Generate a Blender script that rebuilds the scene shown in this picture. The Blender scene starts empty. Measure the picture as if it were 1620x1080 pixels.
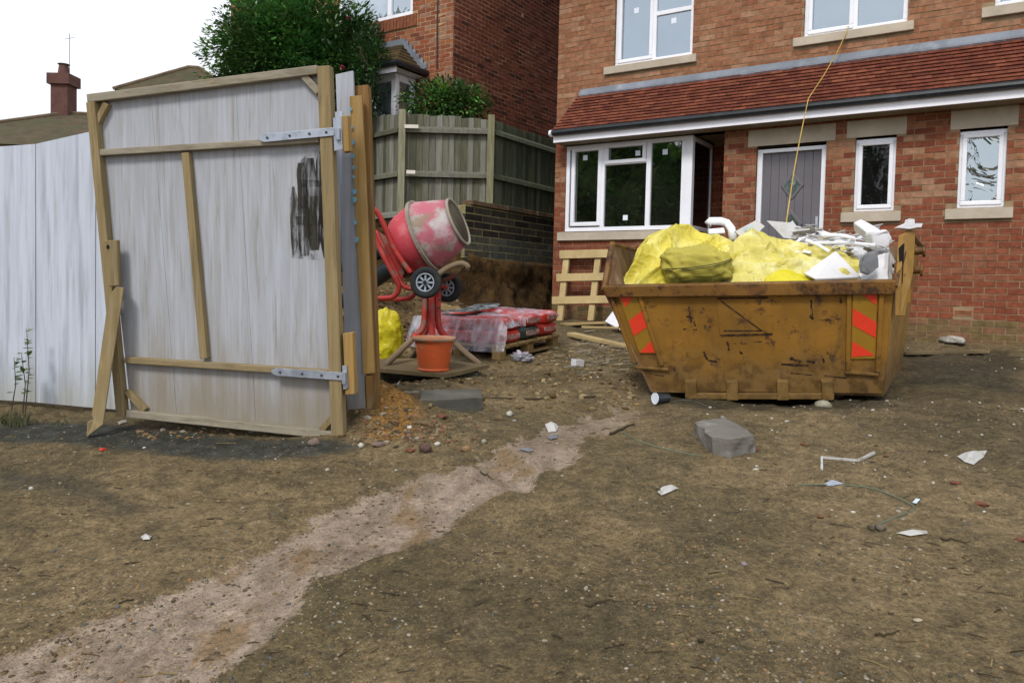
import bpy, bmesh, math, random
import numpy as np
from mathutils import Vector, Matrix, noise

random.seed(7)
SC = bpy.context.scene
COL = SC.collection
R = math.radians

# ------------------------------------------------------------------ camera
FPX, CX, CY = 1230.0, 810.0, 506.0          # focal length and principal point for a 1620 x 1080 frame
PITCH, ROLL = math.atan(0.04), 0.024
CAM = Vector((0, 0, 1.2))
_fw = Vector((0, math.cos(PITCH), -math.sin(PITCH)))
_rt = Vector((1, 0, 0)); _up = _rt.cross(_fw)
CR = _rt * math.cos(ROLL) + _up * math.sin(ROLL)
CU = _up * math.cos(ROLL) - _rt * math.sin(ROLL)
cd = bpy.data.cameras.new('camera')
cam = bpy.data.objects.new('camera', cd); COL.objects.link(cam)
m = Matrix.Identity(4)
for i in range(3):
    m[i][0], m[i][1], m[i][2], m[i][3] = CR[i], CU[i], -_fw[i], CAM[i]
cam.matrix_world = m
cd.sensor_width = 36; cd.lens = FPX / 1620 * 36
cd.shift_y = -(540 - CY) / 1620
cd.clip_start = 0.05; cd.clip_end = 1500
SC.camera = cam

# ------------------------------------------------------------------ light
SUN_EL, SUN_AZ = R(48), R(205)               # azimuth clockwise from +Y: behind the viewer, to the left
w = bpy.data.worlds.new('World'); SC.world = w; w.use_nodes = True
nt = w.node_tree; nt.nodes.clear()
sky = nt.nodes.new('ShaderNodeTexSky'); sky.sky_type = 'NISHITA'; sky.sun_disc = False
sky.sun_elevation = SUN_EL; sky.sun_rotation = SUN_AZ
sky.air_density = 1.0; sky.dust_density = 1.5; sky.ozone_density = 1.0
hs = nt.nodes.new('ShaderNodeHueSaturation'); hs.inputs['Saturation'].default_value = 0.8
bg = nt.nodes.new('ShaderNodeBackground'); bg.inputs['Strength'].default_value = 0.10
wo = nt.nodes.new('ShaderNodeOutputWorld')
# thin even cloud over the whole sky, a little blue showing through it
tcw = nt.nodes.new('ShaderNodeTexCoord'); nz = nt.nodes.new('ShaderNodeTexNoise'); nz.inputs['Scale'].default_value = 1.6; nz.inputs['Detail'].default_value = 5
mr = nt.nodes.new('ShaderNodeMapRange'); mr.inputs[1].default_value = .35; mr.inputs[2].default_value = .65; mr.inputs[3].default_value = .72; mr.inputs[4].default_value = .95
mc = nt.nodes.new('ShaderNodeMix'); mc.data_type = 'RGBA'; mc.inputs[7].default_value = (9.9, 10.2, 10.7, 1)
nt.links.new(tcw.outputs['Generated'], nz.inputs['Vector']); nt.links.new(nz.outputs[0], mr.inputs[0]); nt.links.new(mr.outputs[0], mc.inputs[0])
nt.links.new(sky.outputs[0], hs.inputs['Color']); nt.links.new(hs.outputs[0], mc.inputs[6]); nt.links.new(mc.outputs[2], bg.inputs[0]); nt.links.new(bg.outputs[0], wo.inputs[0])
sl = bpy.data.lights.new('sun', 'SUN'); sl.energy = 1.9; sl.angle = R(14); sl.color = (1, 0.96, 0.9)
so = bpy.data.objects.new('sun', sl); COL.objects.link(so)
sd = Vector((math.sin(SUN_AZ) * math.cos(SUN_EL), math.cos(SUN_AZ) * math.cos(SUN_EL), math.sin(SUN_EL)))
so.rotation_euler = sd.to_track_quat('Z', 'Y').to_euler()
SC.view_settings.view_transform = 'Standard'; SC.view_settings.look = 'None'
SC.view_settings.exposure = 0.27; SC.view_settings.gamma = 1.0
SC.view_settings.use_curve_mapping = False
SC.cycles.use_denoising = True; SC.cycles.adaptive_threshold = .02
SC.cycles.max_bounces = 6; SC.cycles.diffuse_bounces = 3; SC.cycles.glossy_bounces = 3
SC.cycles.transparent_max_bounces = 10

# ------------------------------------------------------------------ helpers: pixels, ground height
def ray(px, py):
    return _fw + CR * ((px - CX) / FPX) - CU * ((py - CY) / FPX)
def W(px, py, depth):
    "the point at that depth (metres along the line of sight) behind a pixel of the photograph"
    return CAM + ray(px, py) * depth
def pix(P):
    q = Vector(P) - CAM; z = q.dot(_fw)
    return (CX + FPX * q.dot(CR) / z, CY - FPX * q.dot(CU) / z, z)
def base_z(x, y):
    s = y + .3 * x
    if s < -2: s = -2
    e = (s - 6) / .8
    sp = e if e > 30 else math.log1p(math.exp(e))
    return .083 * s - .040 * .8 * sp
BUMPS = [  # x, y, radius x, radius y, height: heaps and hollows of the site
    (-1.75, 8.7, 1.25, 1.0, .55), (-.75, 9.0, .8, .55, .22), (-.80, 4.70, .30, .40, .19), (-.62, 5.6, .5, .35, .05),
    (.75, 6.1, .7, .5, .05), (3.2, 4.7, 1.6, .7, .07), (1.9, 5.75, 1.0, .5, -.06), (1.6, 6.9, 1.2, 1.2, -.04), (-.5, 3.2, .9, .35, -.03),
    (2.8, 3.4, .8, .5, .04), (.9, 2.6, .7, .5, .03), (-1.9, 2.6, .8, .6, -.04),
]
def gz(x, y):
    z = base_z(x, y)
    for bx, by, rx, ry, h in BUMPS:
        d = ((x - bx) / rx) ** 2 + ((y - by) / ry) ** 2
        if d < 6: z += h * math.exp(-d)
    return z
def G(px, py, lift=0.0):
    "where the line of sight through a pixel meets the ground"
    r = ray(px, py); t = .4
    while t < 60:
        p = CAM + r * t
        if p.z < gz(p.x, p.y): break
        t += .01
    return Vector((p.x, p.y, gz(p.x, p.y) + lift))

def onz(px, py, z):
    r = ray(px, py); return CAM + r * ((z - CAM.z) / r.z)
def onplane(px, py, p0, n):
    r = ray(px, py); return CAM + r * ((Vector(p0) - CAM).dot(n) / r.dot(n))

# ------------------------------------------------------------------ helpers: scene objects
def link(o, parent=None):
    COL.objects.link(o)
    if parent is not None: o.parent = parent
    return o
def thing(name, label, cat, loc=(0, 0, 0), rz=0.0, group=None):
    o = bpy.data.objects.new(name, None); link(o); o.location = loc; o.rotation_euler = (0, 0, rz)
    o.empty_display_size = .2
    return tag(o, label, cat, group)
def tag(o, label, cat, group=None):
    o['label'] = label; o['category'] = cat
    if group: o['group'] = group
    return o
def lin(h):
    "sRGB hex to linear colour"
    v = [int(h[i:i + 2], 16) / 255 for i in (1, 3, 5)]
    return tuple(c / 12.92 if c <= .04045 else ((c + .055) / 1.055) ** 2.4 for c in v)

class MB:
    "collects shapes and links them as one mesh"
    def __init__(s, M=None): s.v = []; s.f = []; s.c = []; s.col = (1, 1, 1); s.M = M
    def add(s, vs, fs):
        n = len(s.v)
        for p in vs:
            p = Vector(p)
            s.v.append(s.M @ p if s.M is not None else p); s.c.append(s.col)
        s.f += [tuple(i + n for i in f) for f in fs]
        return s
    def hexa(s, p):   # p: 4 bottom points then 4 top points, same winding
        return s.add(p, [(3, 2, 1, 0), (4, 5, 6, 7), (0, 1, 5, 4), (1, 2, 6, 5), (2, 3, 7, 6), (3, 0, 4, 7)])
    def box(s, x0, x1, y0, y1, z0, z1, T=None):
        p = [Vector(q) for q in ((x0, y0, z0), (x1, y0, z0), (x1, y1, z0), (x0, y1, z0), (x0, y0, z1), (x1, y0, z1), (x1, y1, z1), (x0, y1, z1))]
        if T is not None: p = [T @ q for q in p]
        return s.hexa(p)
    def beam(s, a, b, side, wid, nrm, thick, lift=0.0):
        "a bar from a to b, wid across along side, from lift to lift+thick along nrm"
        a, b = Vector(a), Vector(b); h = Vector(side).normalized() * (wid / 2); n0 = Vector(nrm).normalized() * lift; n1 = Vector(nrm).normalized() * (lift + thick)
        return s.hexa([a - h + n0, b - h + n0, b + h + n0, a + h + n0, a - h + n1, b - h + n1, b + h + n1, a + h + n1])
    def prism(s, pts, off):
        n = len(pts); off = Vector(off); pts = [Vector(p) for p in pts]
        return s.add(pts + [p + off for p in pts], [tuple(range(n - 1, -1, -1)), tuple(range(n, 2 * n))] + [(i, (i + 1) % n, n + (i + 1) % n, n + i) for i in range(n)])
    def tube(s, path, rad, seg=8, caps=True):
        path = [Vector(p) for p in path]; n = len(path)
        rads = rad if isinstance(rad, (list, tuple)) else [rad] * n
        vs, fs = [], []; up = None
        for i, p in enumerate(path):
            t = (path[min(i + 1, n - 1)] - path[max(i - 1, 0)]).normalized()
            if up is None: up = t.orthogonal().normalized()
            up = (up - t * up.dot(t))
            up = up.normalized() if up.length > 1e-5 else t.orthogonal().normalized()
            sd_ = t.cross(up)
            for k in range(seg):
                a = 2 * math.pi * k / seg
                vs.append(p + (up * math.cos(a) + sd_ * math.sin(a)) * rads[i])
        for i in range(n - 1):
            for k in range(seg):
                k2 = (k + 1) % seg
                fs.append((i * seg + k, i * seg + k2, (i + 1) * seg + k2, (i + 1) * seg + k))
        if caps:
            fs.append(tuple(range(seg - 1, -1, -1))); fs.append(tuple(range((n - 1) * seg, n * seg)))
        return s.add(vs, fs)
    def lathe(s, prof, seg=32, T=None, close=False):
        T = T or Matrix.Identity(4); vs, fs = [], []
        for r_, z_ in prof:
            for k in range(seg):
                a = 2 * math.pi * k / seg; vs.append(T @ Vector((r_ * math.cos(a), r_ * math.sin(a), z_)))
        n = len(prof)
        for i in range(n - 1 + (1 if close else 0)):
            j = (i + 1) % n
            for k in range(seg):
                k2 = (k + 1) % seg; fs.append((i * seg + k, i * seg + k2, j * seg + k2, j * seg + k))
        if not close:
            fs.append(tuple(range(seg - 1, -1, -1))); fs.append(tuple(range((n - 1) * seg, n * seg)))
        return s.add(vs, fs)
    def mesh(s, name, smooth=False):
        me = bpy.data.meshes.new(name); me.from_pydata([tuple(v) for v in s.v], [], s.f)
        at = me.attributes.new('Col', 'FLOAT_COLOR', 'POINT')
        at.data.foreach_set('color', np.array([(c[0], c[1], c[2], 1) for c in s.c], dtype=np.float32).ravel())
        if smooth: me.polygons.foreach_set('use_smooth', [True] * len(me.polygons))
        me.update(); return me
    def build(s, name, mat, parent=None, smooth=False, bevel=0, fix=True):
        me = s.mesh(name, smooth)
        if fix:
            bm = bmesh.new(); bm.from_mesh(me); bmesh.ops.recalc_face_normals(bm, faces=bm.faces); bm.to_mesh(me); bm.free()
        me.materials.append(mat)
        o = link(bpy.data.objects.new(name, me), parent)
        if bevel:
            b = o.modifiers.new('bevel', 'BEVEL'); b.width = bevel; b.segments = 2; b.limit_method = 'ANGLE'
        return o
def part(name, mat, parent, fn, **k):
    b = MB(); fn(b); return b.build(name, mat, parent, **k)
def structure(o): o['kind'] = 'structure'; return o
def stuff(o): o['kind'] = 'stuff'; return o

def rough_edges(o, amount, scale, cuts=0, seed=0.0):
    "uneven hand-cut or broken look: subdivide and push the vertices about"
    me = o.data; bm = bmesh.new(); bm.from_mesh(me)
    if cuts: bmesh.ops.subdivide_edges(bm, edges=bm.edges, cuts=cuts, use_grid_fill=True)
    for v in bm.verts:
        n = noise.noise_vector(v.co * scale + Vector((seed, seed * 2.1, 3.3)))
        v.co += n * amount
    bm.to_mesh(me); bm.free(); return o

# ------------------------------------------------------------------ materials
class NT:
    def __init__(s, name):
        s.m = bpy.data.materials.new(name); s.m.use_nodes = True; s.t = s.m.node_tree
        s.t.nodes.clear(); s.out = s.n('ShaderNodeOutputMaterial')
    def n(s, kind, **k):
        x = s.t.nodes.new(kind)
        for a, b in k.items(): setattr(x, a, b)
        return x
    def l(s, a, b): s.t.links.new(a, b)
    def val(s, sock, v):
        if hasattr(v, 'is_linked') or isinstance(v, bpy.types.NodeSocket): s.l(v, sock)
        else: sock.default_value = v
    def coords(s, kind='Object', scale=(1, 1, 1)):
        tc = s.n('ShaderNodeTexCoord'); mp = s.n('ShaderNodeMapping'); mp.inputs['Scale'].default_value = scale
        if kind == 'World':
            g = s.n('ShaderNodeNewGeometry'); s.l(g.outputs['Position'], mp.inputs[0])
        else: s.l(tc.outputs[kind], mp.inputs[0])
        return mp.outputs[0]
    def noise(s, vec, scale, detail=5, rough=.55, dist=0):
        x = s.n('ShaderNodeTexNoise'); s.l(vec, x.inputs['Vector']); x.inputs['Scale'].default_value = scale
        x.inputs['Detail'].default_value = detail; x.inputs['Roughness'].default_value = rough; x.inputs['Distortion'].default_value = dist
        return x.outputs[0]
    def vor(s, vec, scale, out='Distance', feat='F1', rnd=1.0):
        x = s.n('ShaderNodeTexVoronoi', feature=feat); s.l(vec, x.inputs['Vector']); x.inputs['Scale'].default_value = scale
        x.inputs['Randomness'].default_value = rnd
        return x.outputs[out]
    def ramp(s, f, lo, hi, a=0.0, b=1.0):
        x = s.n('ShaderNodeMapRange'); s.l(f, x.inputs[0]); x.inputs[1].default_value = lo; x.inputs[2].default_value = hi
        x.inputs[3].default_value = a; x.inputs[4].default_value = b; x.interpolation_type = 'SMOOTHSTEP'; x.clamp = True
        return x.outputs[0]
    def math(s, op, a, b=None, c=None):
        x = s.n('ShaderNodeMath', operation=op)
        for i, q in enumerate((a, b, c)):
            if q is not None: s.val(x.inputs[i], q)
        return x.outputs[0]
    def mix(s, f, a, b, mode='MIX'):
        x = s.n('ShaderNodeMix', data_type='RGBA', blend_type=mode); s.val(x.inputs[0], f)
        for sock, q in ((x.inputs[6], a), (x.inputs[7], b)):
            if isinstance(q, bpy.types.NodeSocket): s.l(q, sock)
            else: sock.default_value = (*q, 1)
        return x.outputs[2]
    def attr(s, name, out='Color'):
        x = s.n('ShaderNodeAttribute', attribute_name=name); return x.outputs[out]
    def bump(s, h, strength, dist=.01, prev=None):
        x = s.n('ShaderNodeBump'); x.inputs['Strength'].default_value = strength; x.inputs['Distance'].default_value = dist
        s.l(h, x.inputs['Height'])
        if prev is not None: s.l(prev, x.inputs['Normal'])
        return x.outputs[0]
    def pbsdf(s, col, rough=.8, nrm=None, metal=0, spec=.35, **k):
        p = s.n('ShaderNodeBsdfPrincipled')
        if isinstance(col, bpy.types.NodeSocket): s.l(col, p.inputs['Base Color'])
        else: p.inputs['Base Color'].default_value = (*col, 1)
        s.val(p.inputs['Roughness'], rough); s.val(p.inputs['Metallic'], metal); p.inputs['Specular IOR Level'].default_value = spec
        if nrm is not None: s.l(nrm, p.inputs['Normal'])
        for a, b in k.items(): s.val(p.inputs[a.replace('_', ' ')], b)
        return p
    def done(s, shader):
        s.l(shader.outputs[0] if hasattr(shader, 'outputs') else shader, s.out.inputs[0]); return s.m

def surf(name, col, layers=(), rough=.85, bump=.3, bscale=40, bdist=.004, attr=False, coord='Object', stretch=(1, 1, 1), metal=0, spec=.3, var=.25, vscale=3.0, rvar=0, **kw):
    """a worn surface: base colour (times the per-piece colour), soft variation, then layers
    of (colour, noise scale, low, high, strength[, stretch]) laid on by noise masks, and fine relief"""
    t = NT(name); v = t.coords(coord, stretch)
    c = t.mix(1.0, t.attr('Col'), col, 'MULTIPLY') if attr else None
    f = t.ramp(t.noise(v, vscale, 6, .6), .3, .7)
    lo = tuple(x * (1 - var) for x in col); hi = tuple(min(1, x * (1 + var)) for x in col)
    if attr:
        k = t.mix(f, (1 - var,) * 3, (1 + var,) * 3); c = t.mix(1.0, c, k, 'MULTIPLY')
    else: c = t.mix(f, lo, hi)
    for i, L in enumerate(layers):
        lv = t.coords(coord, L[5]) if len(L) > 5 else v
        mp = lv.node; mp.inputs['Location'].default_value = (i * 7.3 + 1.1, i * 3.7, i * 5.1) if len(L) > 5 else mp.inputs['Location'].default_value
        msk = t.math('MULTIPLY', t.ramp(t.noise(lv, L[1], 7, .62), L[2], L[3]), L[4]); c = t.mix(msk, c, L[0])
    h = t.noise(v, bscale, 6, .65)
    r = rough if not rvar else t.ramp(f, 0, 1, rough - rvar, rough + rvar)
    return t.done(t.pbsdf(c, r, t.bump(h, bump, bdist) if bump else None, metal, spec, **kw))
# ------------------------------------------------------------------ the ground
def vnoise(x, y, seed):
    xi = np.floor(x).astype(np.int64); yi = np.floor(y).astype(np.int64); fx = x - xi; fy = y - yi
    def h(a, b):
        n = (a * 374761393 + b * 668265263 + seed * 974711) & 0x7fffffff
        n = ((n ^ (n >> 13)) * 1274126177) & 0x7fffffff
        return ((n ^ (n >> 16)) & 0xffff) / 65535.0
    fx = fx * fx * (3 - 2 * fx); fy = fy * fy * (3 - 2 * fy)
    a = h(xi, yi) * (1 - fx) + h(xi + 1, yi) * fx; b = h(xi, yi + 1) * (1 - fx) + h(xi + 1, yi + 1) * fx
    return a * (1 - fy) + b * fy - .5
def sdf(X, Y, poly):
    "distance to a polygon's edge, positive inside"
    D = np.full(X.shape, 1e9); ins = np.zeros(X.shape, bool)
    for i in range(len(poly)):
        ax, ay = poly[i]; bx, by = poly[(i + 1) % len(poly)]
        ex, ey = bx - ax, by - ay; t = np.clip(((X - ax) * ex + (Y - ay) * ey) / (ex * ex + ey * ey + 1e-12), 0, 1)
        D = np.minimum(D, np.hypot(X - ax - t * ex, Y - ay - t * ey))
        c = ((ay > Y) != (by > Y)); ins ^= c & (X < (bx - ax) * (Y - ay) / (by - ay + 1e-12) + ax)
    return np.where(ins, D, -D)
def gpoly(pts): return [tuple(G(*p)[:2]) for p in pts]
SAND = gpoly([(0, 1035), (150, 985), (300, 925), (420, 868), (492, 830), (482, 818), (560, 790), (640, 765), (690, 742), (770, 706), (850, 676), (950, 648), (1010, 636), (1030, 640),
              (1020, 655), (960, 692), (900, 735), (850, 765), (800, 782), (728, 812), (708, 842), (640, 868), (560, 893), (500, 915), (478, 958), (440, 1000), (400, 1035), (330, 1080)]) \
    + [(-.95, 1.7), (-1.2, 1.2), (-2.6, 1.2), (-2.2, 2.0)]
TAR = gpoly([(0, 662), (200, 676), (580, 704), (540, 716), (440, 728), (340, 728), (220, 714), (110, 702), (0, 700)]) + [(-6, 4.9), (-6, 5.6)]
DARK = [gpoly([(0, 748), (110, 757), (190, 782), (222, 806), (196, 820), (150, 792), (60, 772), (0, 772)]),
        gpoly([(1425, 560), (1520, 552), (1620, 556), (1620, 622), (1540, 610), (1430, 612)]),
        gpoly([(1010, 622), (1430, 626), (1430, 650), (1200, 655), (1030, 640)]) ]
ORANGE = gpoly([(580, 690), (592, 640), (600, 606), (650, 622), (668, 655), (655, 692), (600, 708)])

def axis(a, b, h, far, lo, hi):
    v = list(np.arange(a, b, h)); x, s = a, h
    left = []
    while x > lo: s *= 1.35; x -= s; left.append(x)
    x, s = b, h; right = []
    while x < hi: right.append(x); s *= 1.35; x += s
    return np.array(left[::-1] + v + right)
gx = axis(-4.2, 6.6, .03, 0, -400, 400); gy = axis(1.1, 12.6, .03, 0, -300, 600)
X, Y = np.meshgrid(gx, gy)
S = np.maximum(Y + .3 * X, -2.0); S = np.minimum(S, 16.0)
Z = .083 * S - .04 * .8 * np.log1p(np.exp(np.clip((S - 6) / .8, -30, 30)))
for bx, by, rx, ry, h in BUMPS: Z += h * np.exp(-np.minimum(((X - bx) / rx) ** 2 + ((Y - by) / ry) ** 2, 40))
near = (X > -4.3) & (X < 6.7) & (Y > 1.0) & (Y < 12.7)
dS = sdf(X, Y, SAND); dT = sdf(X, Y, TAR); dD = np.maximum.reduce([sdf(X, Y, q) for q in DARK]); dO = sdf(X, Y, ORANGE)
heap = np.exp(-((X + 1.6) / 1.3) ** 2 - ((Y - 8.6) / 1.1) ** 2) + .8 * np.exp(-((X + .86) / .34) ** 2 - ((Y - 4.7) / .4) ** 2)
yard = np.clip((Y - 4.2) / 1.2, 0, 1)
smooth = np.clip(dT / .1, 0, 1)
rough_ = (.012 + .03 * yard + .10 * heap) * (1 - .8 * smooth) * (1 - .5 * np.clip(dS / .08, 0, 1))
n1 = vnoise(X * 2.1, Y * 2.1, 1) * .9 + vnoise(X * 5.3, Y * 5.3, 2) * .7 + vnoise(X * 12, Y * 12, 3) * .45 + vnoise(X * 27, Y * 27, 4) * .3
churn = np.clip(vnoise(X * 1.1 + 9, Y * 1.1, 21) * 2.2 + .25, 0, 1) * (1 - .9 * smooth) * (1 - .6 * np.clip(dS / .06, 0, 1))
rid = (1 - np.abs(vnoise(X * 7, Y * 7, 31) * 2)) * .5 + (1 - np.abs(vnoise(X * 15, Y * 15, 32) * 2)) * .35 + vnoise(X * 34, Y * 34, 33) * .4
Z += np.where(near, n1 * rough_ + (rid - .55) * churn * (.034 + .02 * yard), 0)
for (ax, ay), (bx, by) in (((2.1, 5.2), (2.75, 1.2)), ((3.5, 5.4), (4.4, 1.2)), ((-.4, 4.6), (1.2, 1.2))):      # old wheel ruts
    ex, ey = bx - ax, by - ay; t_ = np.clip(((X - ax) * ex + (Y - ay) * ey) / (ex * ex + ey * ey), 0, 1)
    dd = np.hypot(X - ax - t_ * ex, Y - ay - t_ * ey) + vnoise(X * 2.2, Y * 2.2, 51) * .16; L_ = np.hypot(ex, ey)
    fade = np.clip(vnoise(X * .9, Y * .9, 52) * 3 + .7, 0, 1)
    Z += np.where(near, fade * (-.028 * np.exp(-(dd / .10) ** 2) + .016 * np.exp(-((dd - .19) / .07) ** 2) + .006 * np.sin(t_ * L_ * 70) * np.exp(-(dd / .09) ** 2)), 0)
Z -= np.where(near, .016 * np.clip((dS + .02) / .06, 0, 1), 0)
Z += np.where(near, (vnoise(X * 31, Y * 31, 9) * .006 + vnoise(X * 16, Y * 16, 8) * .006) * (1 - .85 * smooth), 0)
GX, GY, GZ = gx, gy, Z
def gh(x, y):
    "height of the finished ground mesh"
    i = int(np.clip(np.searchsorted(GX, x) - 1, 0, len(GX) - 2)); j = int(np.clip(np.searchsorted(GY, y) - 1, 0, len(GY) - 2))
    a = (x - GX[i]) / (GX[i + 1] - GX[i]); b = (y - GY[j]) / (GY[j + 1] - GY[j])
    return float((GZ[j, i] * (1 - a) + GZ[j, i + 1] * a) * (1 - b) + (GZ[j + 1, i] * (1 - a) + GZ[j + 1, i + 1] * a) * b)
def GP(px, py, lift=0.0):
    p = G(px, py); p.z = gh(p.x, p.y) + lift; return p

ny, nx = X.shape
idx = np.arange(nx * ny).reshape(ny, nx)
quads = np.stack([idx[:-1, :-1], idx[:-1, 1:], idx[1:, 1:], idx[1:, :-1]], -1).reshape(-1, 4)
me = bpy.data.meshes.new('ground')
me.vertices.add(nx * ny); me.vertices.foreach_set('co', np.stack([X, Y, Z], -1).astype(np.float32).ravel())
me.loops.add(quads.size); me.loops.foreach_set('vertex_index', quads.astype(np.int32).ravel())
me.polygons.add(len(quads)); me.polygons.foreach_set('loop_start', np.arange(0, quads.size, 4, dtype=np.int32))
me.update(calc_edges=True)
me.polygons.foreach_set('use_smooth', np.ones(len(quads), bool))
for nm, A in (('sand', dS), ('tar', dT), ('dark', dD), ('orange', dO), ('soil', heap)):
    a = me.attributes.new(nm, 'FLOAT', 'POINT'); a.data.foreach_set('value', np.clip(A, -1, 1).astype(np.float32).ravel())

def ground_material():
    t = NT('site_mud'); v = t.coords('World')
    big = t.noise(v, .9, 5, .6); mid = t.noise(v, 4.5, 6, .65); fine = t.noise(v, 38, 5, .7); grit = t.noise(v, 160, 3, .7)
    c = t.mix(t.ramp(big, .36, .64), lin('#685b3f'), lin('#887555'))
    c = t.mix(t.math('MULTIPLY', t.ramp(t.noise(v, .55, 6, .62, .4), .48, .62), .45), c, lin('#4a402c'))
    c = t.mix(t.math('MULTIPLY', t.ramp(mid, .45, .7), .6), c, lin('#4d442e'))
    c = t.mix(t.math('MULTIPLY', t.ramp(t.noise(v, 2.2, 6, .7), .55, .75), .4), c, lin('#837359'))
    soil = t.ramp(t.attr('soil', 'Fac'), .12, .5)
    c = t.mix(soil, c, t.mix(t.ramp(mid, .35, .65), lin('#4e3d26'), lin('#7a6340')))
    # tarmac under the gate, dark stain, wet soil, darker band along the skip's foot
    wob = t.math('MULTIPLY', t.math('SUBTRACT', t.noise(v, 6, 6, .65), .5), .25)
    wob2 = t.math('MULTIPLY', t.math('SUBTRACT', t.noise(v, 2.5, 6, .7), .5), .45)
    wob3 = t.math('MULTIPLY', t.math('SUBTRACT', t.noise(v, 5, 7, .7), .5), .16)
    tar = t.ramp(t.math('ADD', t.attr('tar', 'Fac'), wob3), -.05, .05)
    tarc = t.mix(t.ramp(t.noise(v, 9, 5, .6), .4, .62), lin('#2f332f'), lin('#474a45'))
    c = t.mix(t.math('MULTIPLY', tar, .92), c, tarc)
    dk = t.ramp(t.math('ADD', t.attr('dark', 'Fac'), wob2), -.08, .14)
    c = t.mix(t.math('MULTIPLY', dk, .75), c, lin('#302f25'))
    org = t.ramp(t.math('ADD', t.attr('orange', 'Fac'), wob), -.06, .06)
    c = t.mix(t.math('MULTIPLY', org, .85), c, t.mix(t.ramp(fine, .35, .65), lin('#77501f'), lin('#a87c3a')))
    # washed-out sand stream
    sw = t.math('ADD', t.math('MULTIPLY', t.math('SUBTRACT', t.noise(v, 10, 9, .72), .5), .14), t.math('MULTIPLY', t.math('SUBTRACT', t.noise(v, 45, 3, .6), .5), .03))
    sd_ = t.math('ADD', t.attr('sand', 'Fac'), sw)
    sy_ = t.n('ShaderNodeSeparateXYZ'); t.l(v, sy_.inputs[0])
    brk = t.math('MULTIPLY', t.ramp(sy_.outputs[1], 3.0, 4.7), t.ramp(t.noise(v, 5.5, 7, .7), .42, .62, 0, .16))     # breaks up towards the yard
    sd_ = t.math('SUBTRACT', sd_, t.math('ADD', brk, t.math('MULTIPLY', t.ramp(t.noise(v, 8, 7, .7), .60, .74), .10)))
    sand = t.ramp(sd_, -.012, .02)
    st = t.coords('World', (2.2, 1, 1)); st.node.inputs['Rotation'].default_value = (0, 0, R(-38))
    sc_ = t.mix(t.ramp(t.noise(st, 3.6, 8, .68), .36, .64), lin('#8a7968'), lin('#b09d8b'))
    sc_ = t.mix(t.math('MULTIPLY', t.ramp(t.noise(st, 1.7, 5, .6), .54, .66), .7), sc_, lin('#86683f'))
    sc_ = t.mix(t.math('MULTIPLY', t.ramp(fine, .52, .68), .6), sc_, lin('#6b5f50'))
    edge = t.math('MULTIPLY', t.ramp(sd_, .0, .05, 1, 0), .35)
    sc_ = t.mix(edge, sc_, lin('#ab9884'))
    c = t.mix(t.math('MULTIPLY', sand, t.ramp(sy_.outputs[1], 3.4, 5.2, .95, .65)), c, sc_)
    # grit: little stones of several colours, crumbs, specks
    vc = t.vor(v, 95, 'Color'); vd = t.vor(v, 95)
    sep = t.n('ShaderNodeSeparateColor'); t.l(vc, sep.inputs[0])
    pick = t.math('MULTIPLY', t.ramp(sep.outputs[0], .62, .66), t.ramp(vd, .33, .25))
    pc = t.mix(sep.outputs[1], lin('#8c8472'), lin('#5b4a38')); pc = t.mix(t.ramp(sep.outputs[2], .8, .85), pc, lin('#a2764a')); pc = t.mix(t.ramp(sep.outputs[2], .12, .08), pc, lin('#b5aea0'))
    dens = t.ramp(t.noise(v, 1.6, 4, .6), .38, .62, .15, .85)
    c = t.mix(t.math('MULTIPLY', t.math('MULTIPLY', pick, dens), .8), c, pc)
    vc2 = t.vor(v, 34, 'Color'); sep2 = t.n('ShaderNodeSeparateColor'); t.l(vc2, sep2.inputs[0]); vd2 = t.vor(v, 34)
    pick2 = t.math('MULTIPLY', t.ramp(sep2.outputs[0], .93, .95), t.ramp(vd2, .3, .22))
    c = t.mix(t.math('MULTIPLY', pick2, .8), c, t.mix(sep2.outputs[1], lin('#3c382f'), lin('#b2a58f')))
    c = t.mix(t.ramp(grit, .35, .7, .28, 0), c, lin('#2b271c'))
    c = t.mix(t.ramp(grit, .62, .75, 0, .3), c, lin('#b9ad98'))
    mo = t.math('MULTIPLY', t.ramp(t.noise(v, 58, 6, .78), .34, .66, .58, 1.28), t.ramp(t.noise(v, 15, 8, .74), .34, .66, .66, 1.2))
    mo = t.math('ADD', mo, t.math('MULTIPLY', sand, t.math('MULTIPLY', t.math('SUBTRACT', 1.0, mo), .55)))
    cm = t.n('ShaderNodeCombineColor'); [t.l(mo, cm.inputs[i]) for i in range(3)]
    c = t.mix(1.0, c, cm.outputs[0], 'MULTIPLY')
    h = t.math('ADD', t.math('MULTIPLY', fine, .5), t.math('ADD', t.math('MULTIPLY', grit, .25), t.math('MULTIPLY', pick, .35)))
    mud_ = t.noise(v, 17, 6, .62, .6)
    nrm = t.bump(h, 1.0, .014, t.bump(mud_, .8, .035))
    rough = t.ramp(t.math('ADD', dk, t.math('MULTIPLY', mid, .3)), .1, 1.2, .93, .6)
    return t.done(t.pbsdf(c, rough, nrm, 0, .25))
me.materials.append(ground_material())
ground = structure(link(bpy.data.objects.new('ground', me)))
# ------------------------------------------------------------------ the two brick houses
HO = Vector((.612, 12.070, 0)); HA = math.atan2(-.55154543, .83414486)
HM = Matrix.Translation(HO) @ Matrix.Rotation(HA, 4, 'Z')      # x along the front to the right, y into the house
HI = HM.inverted()
def hl(P): return HI @ Vector(P)

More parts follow.
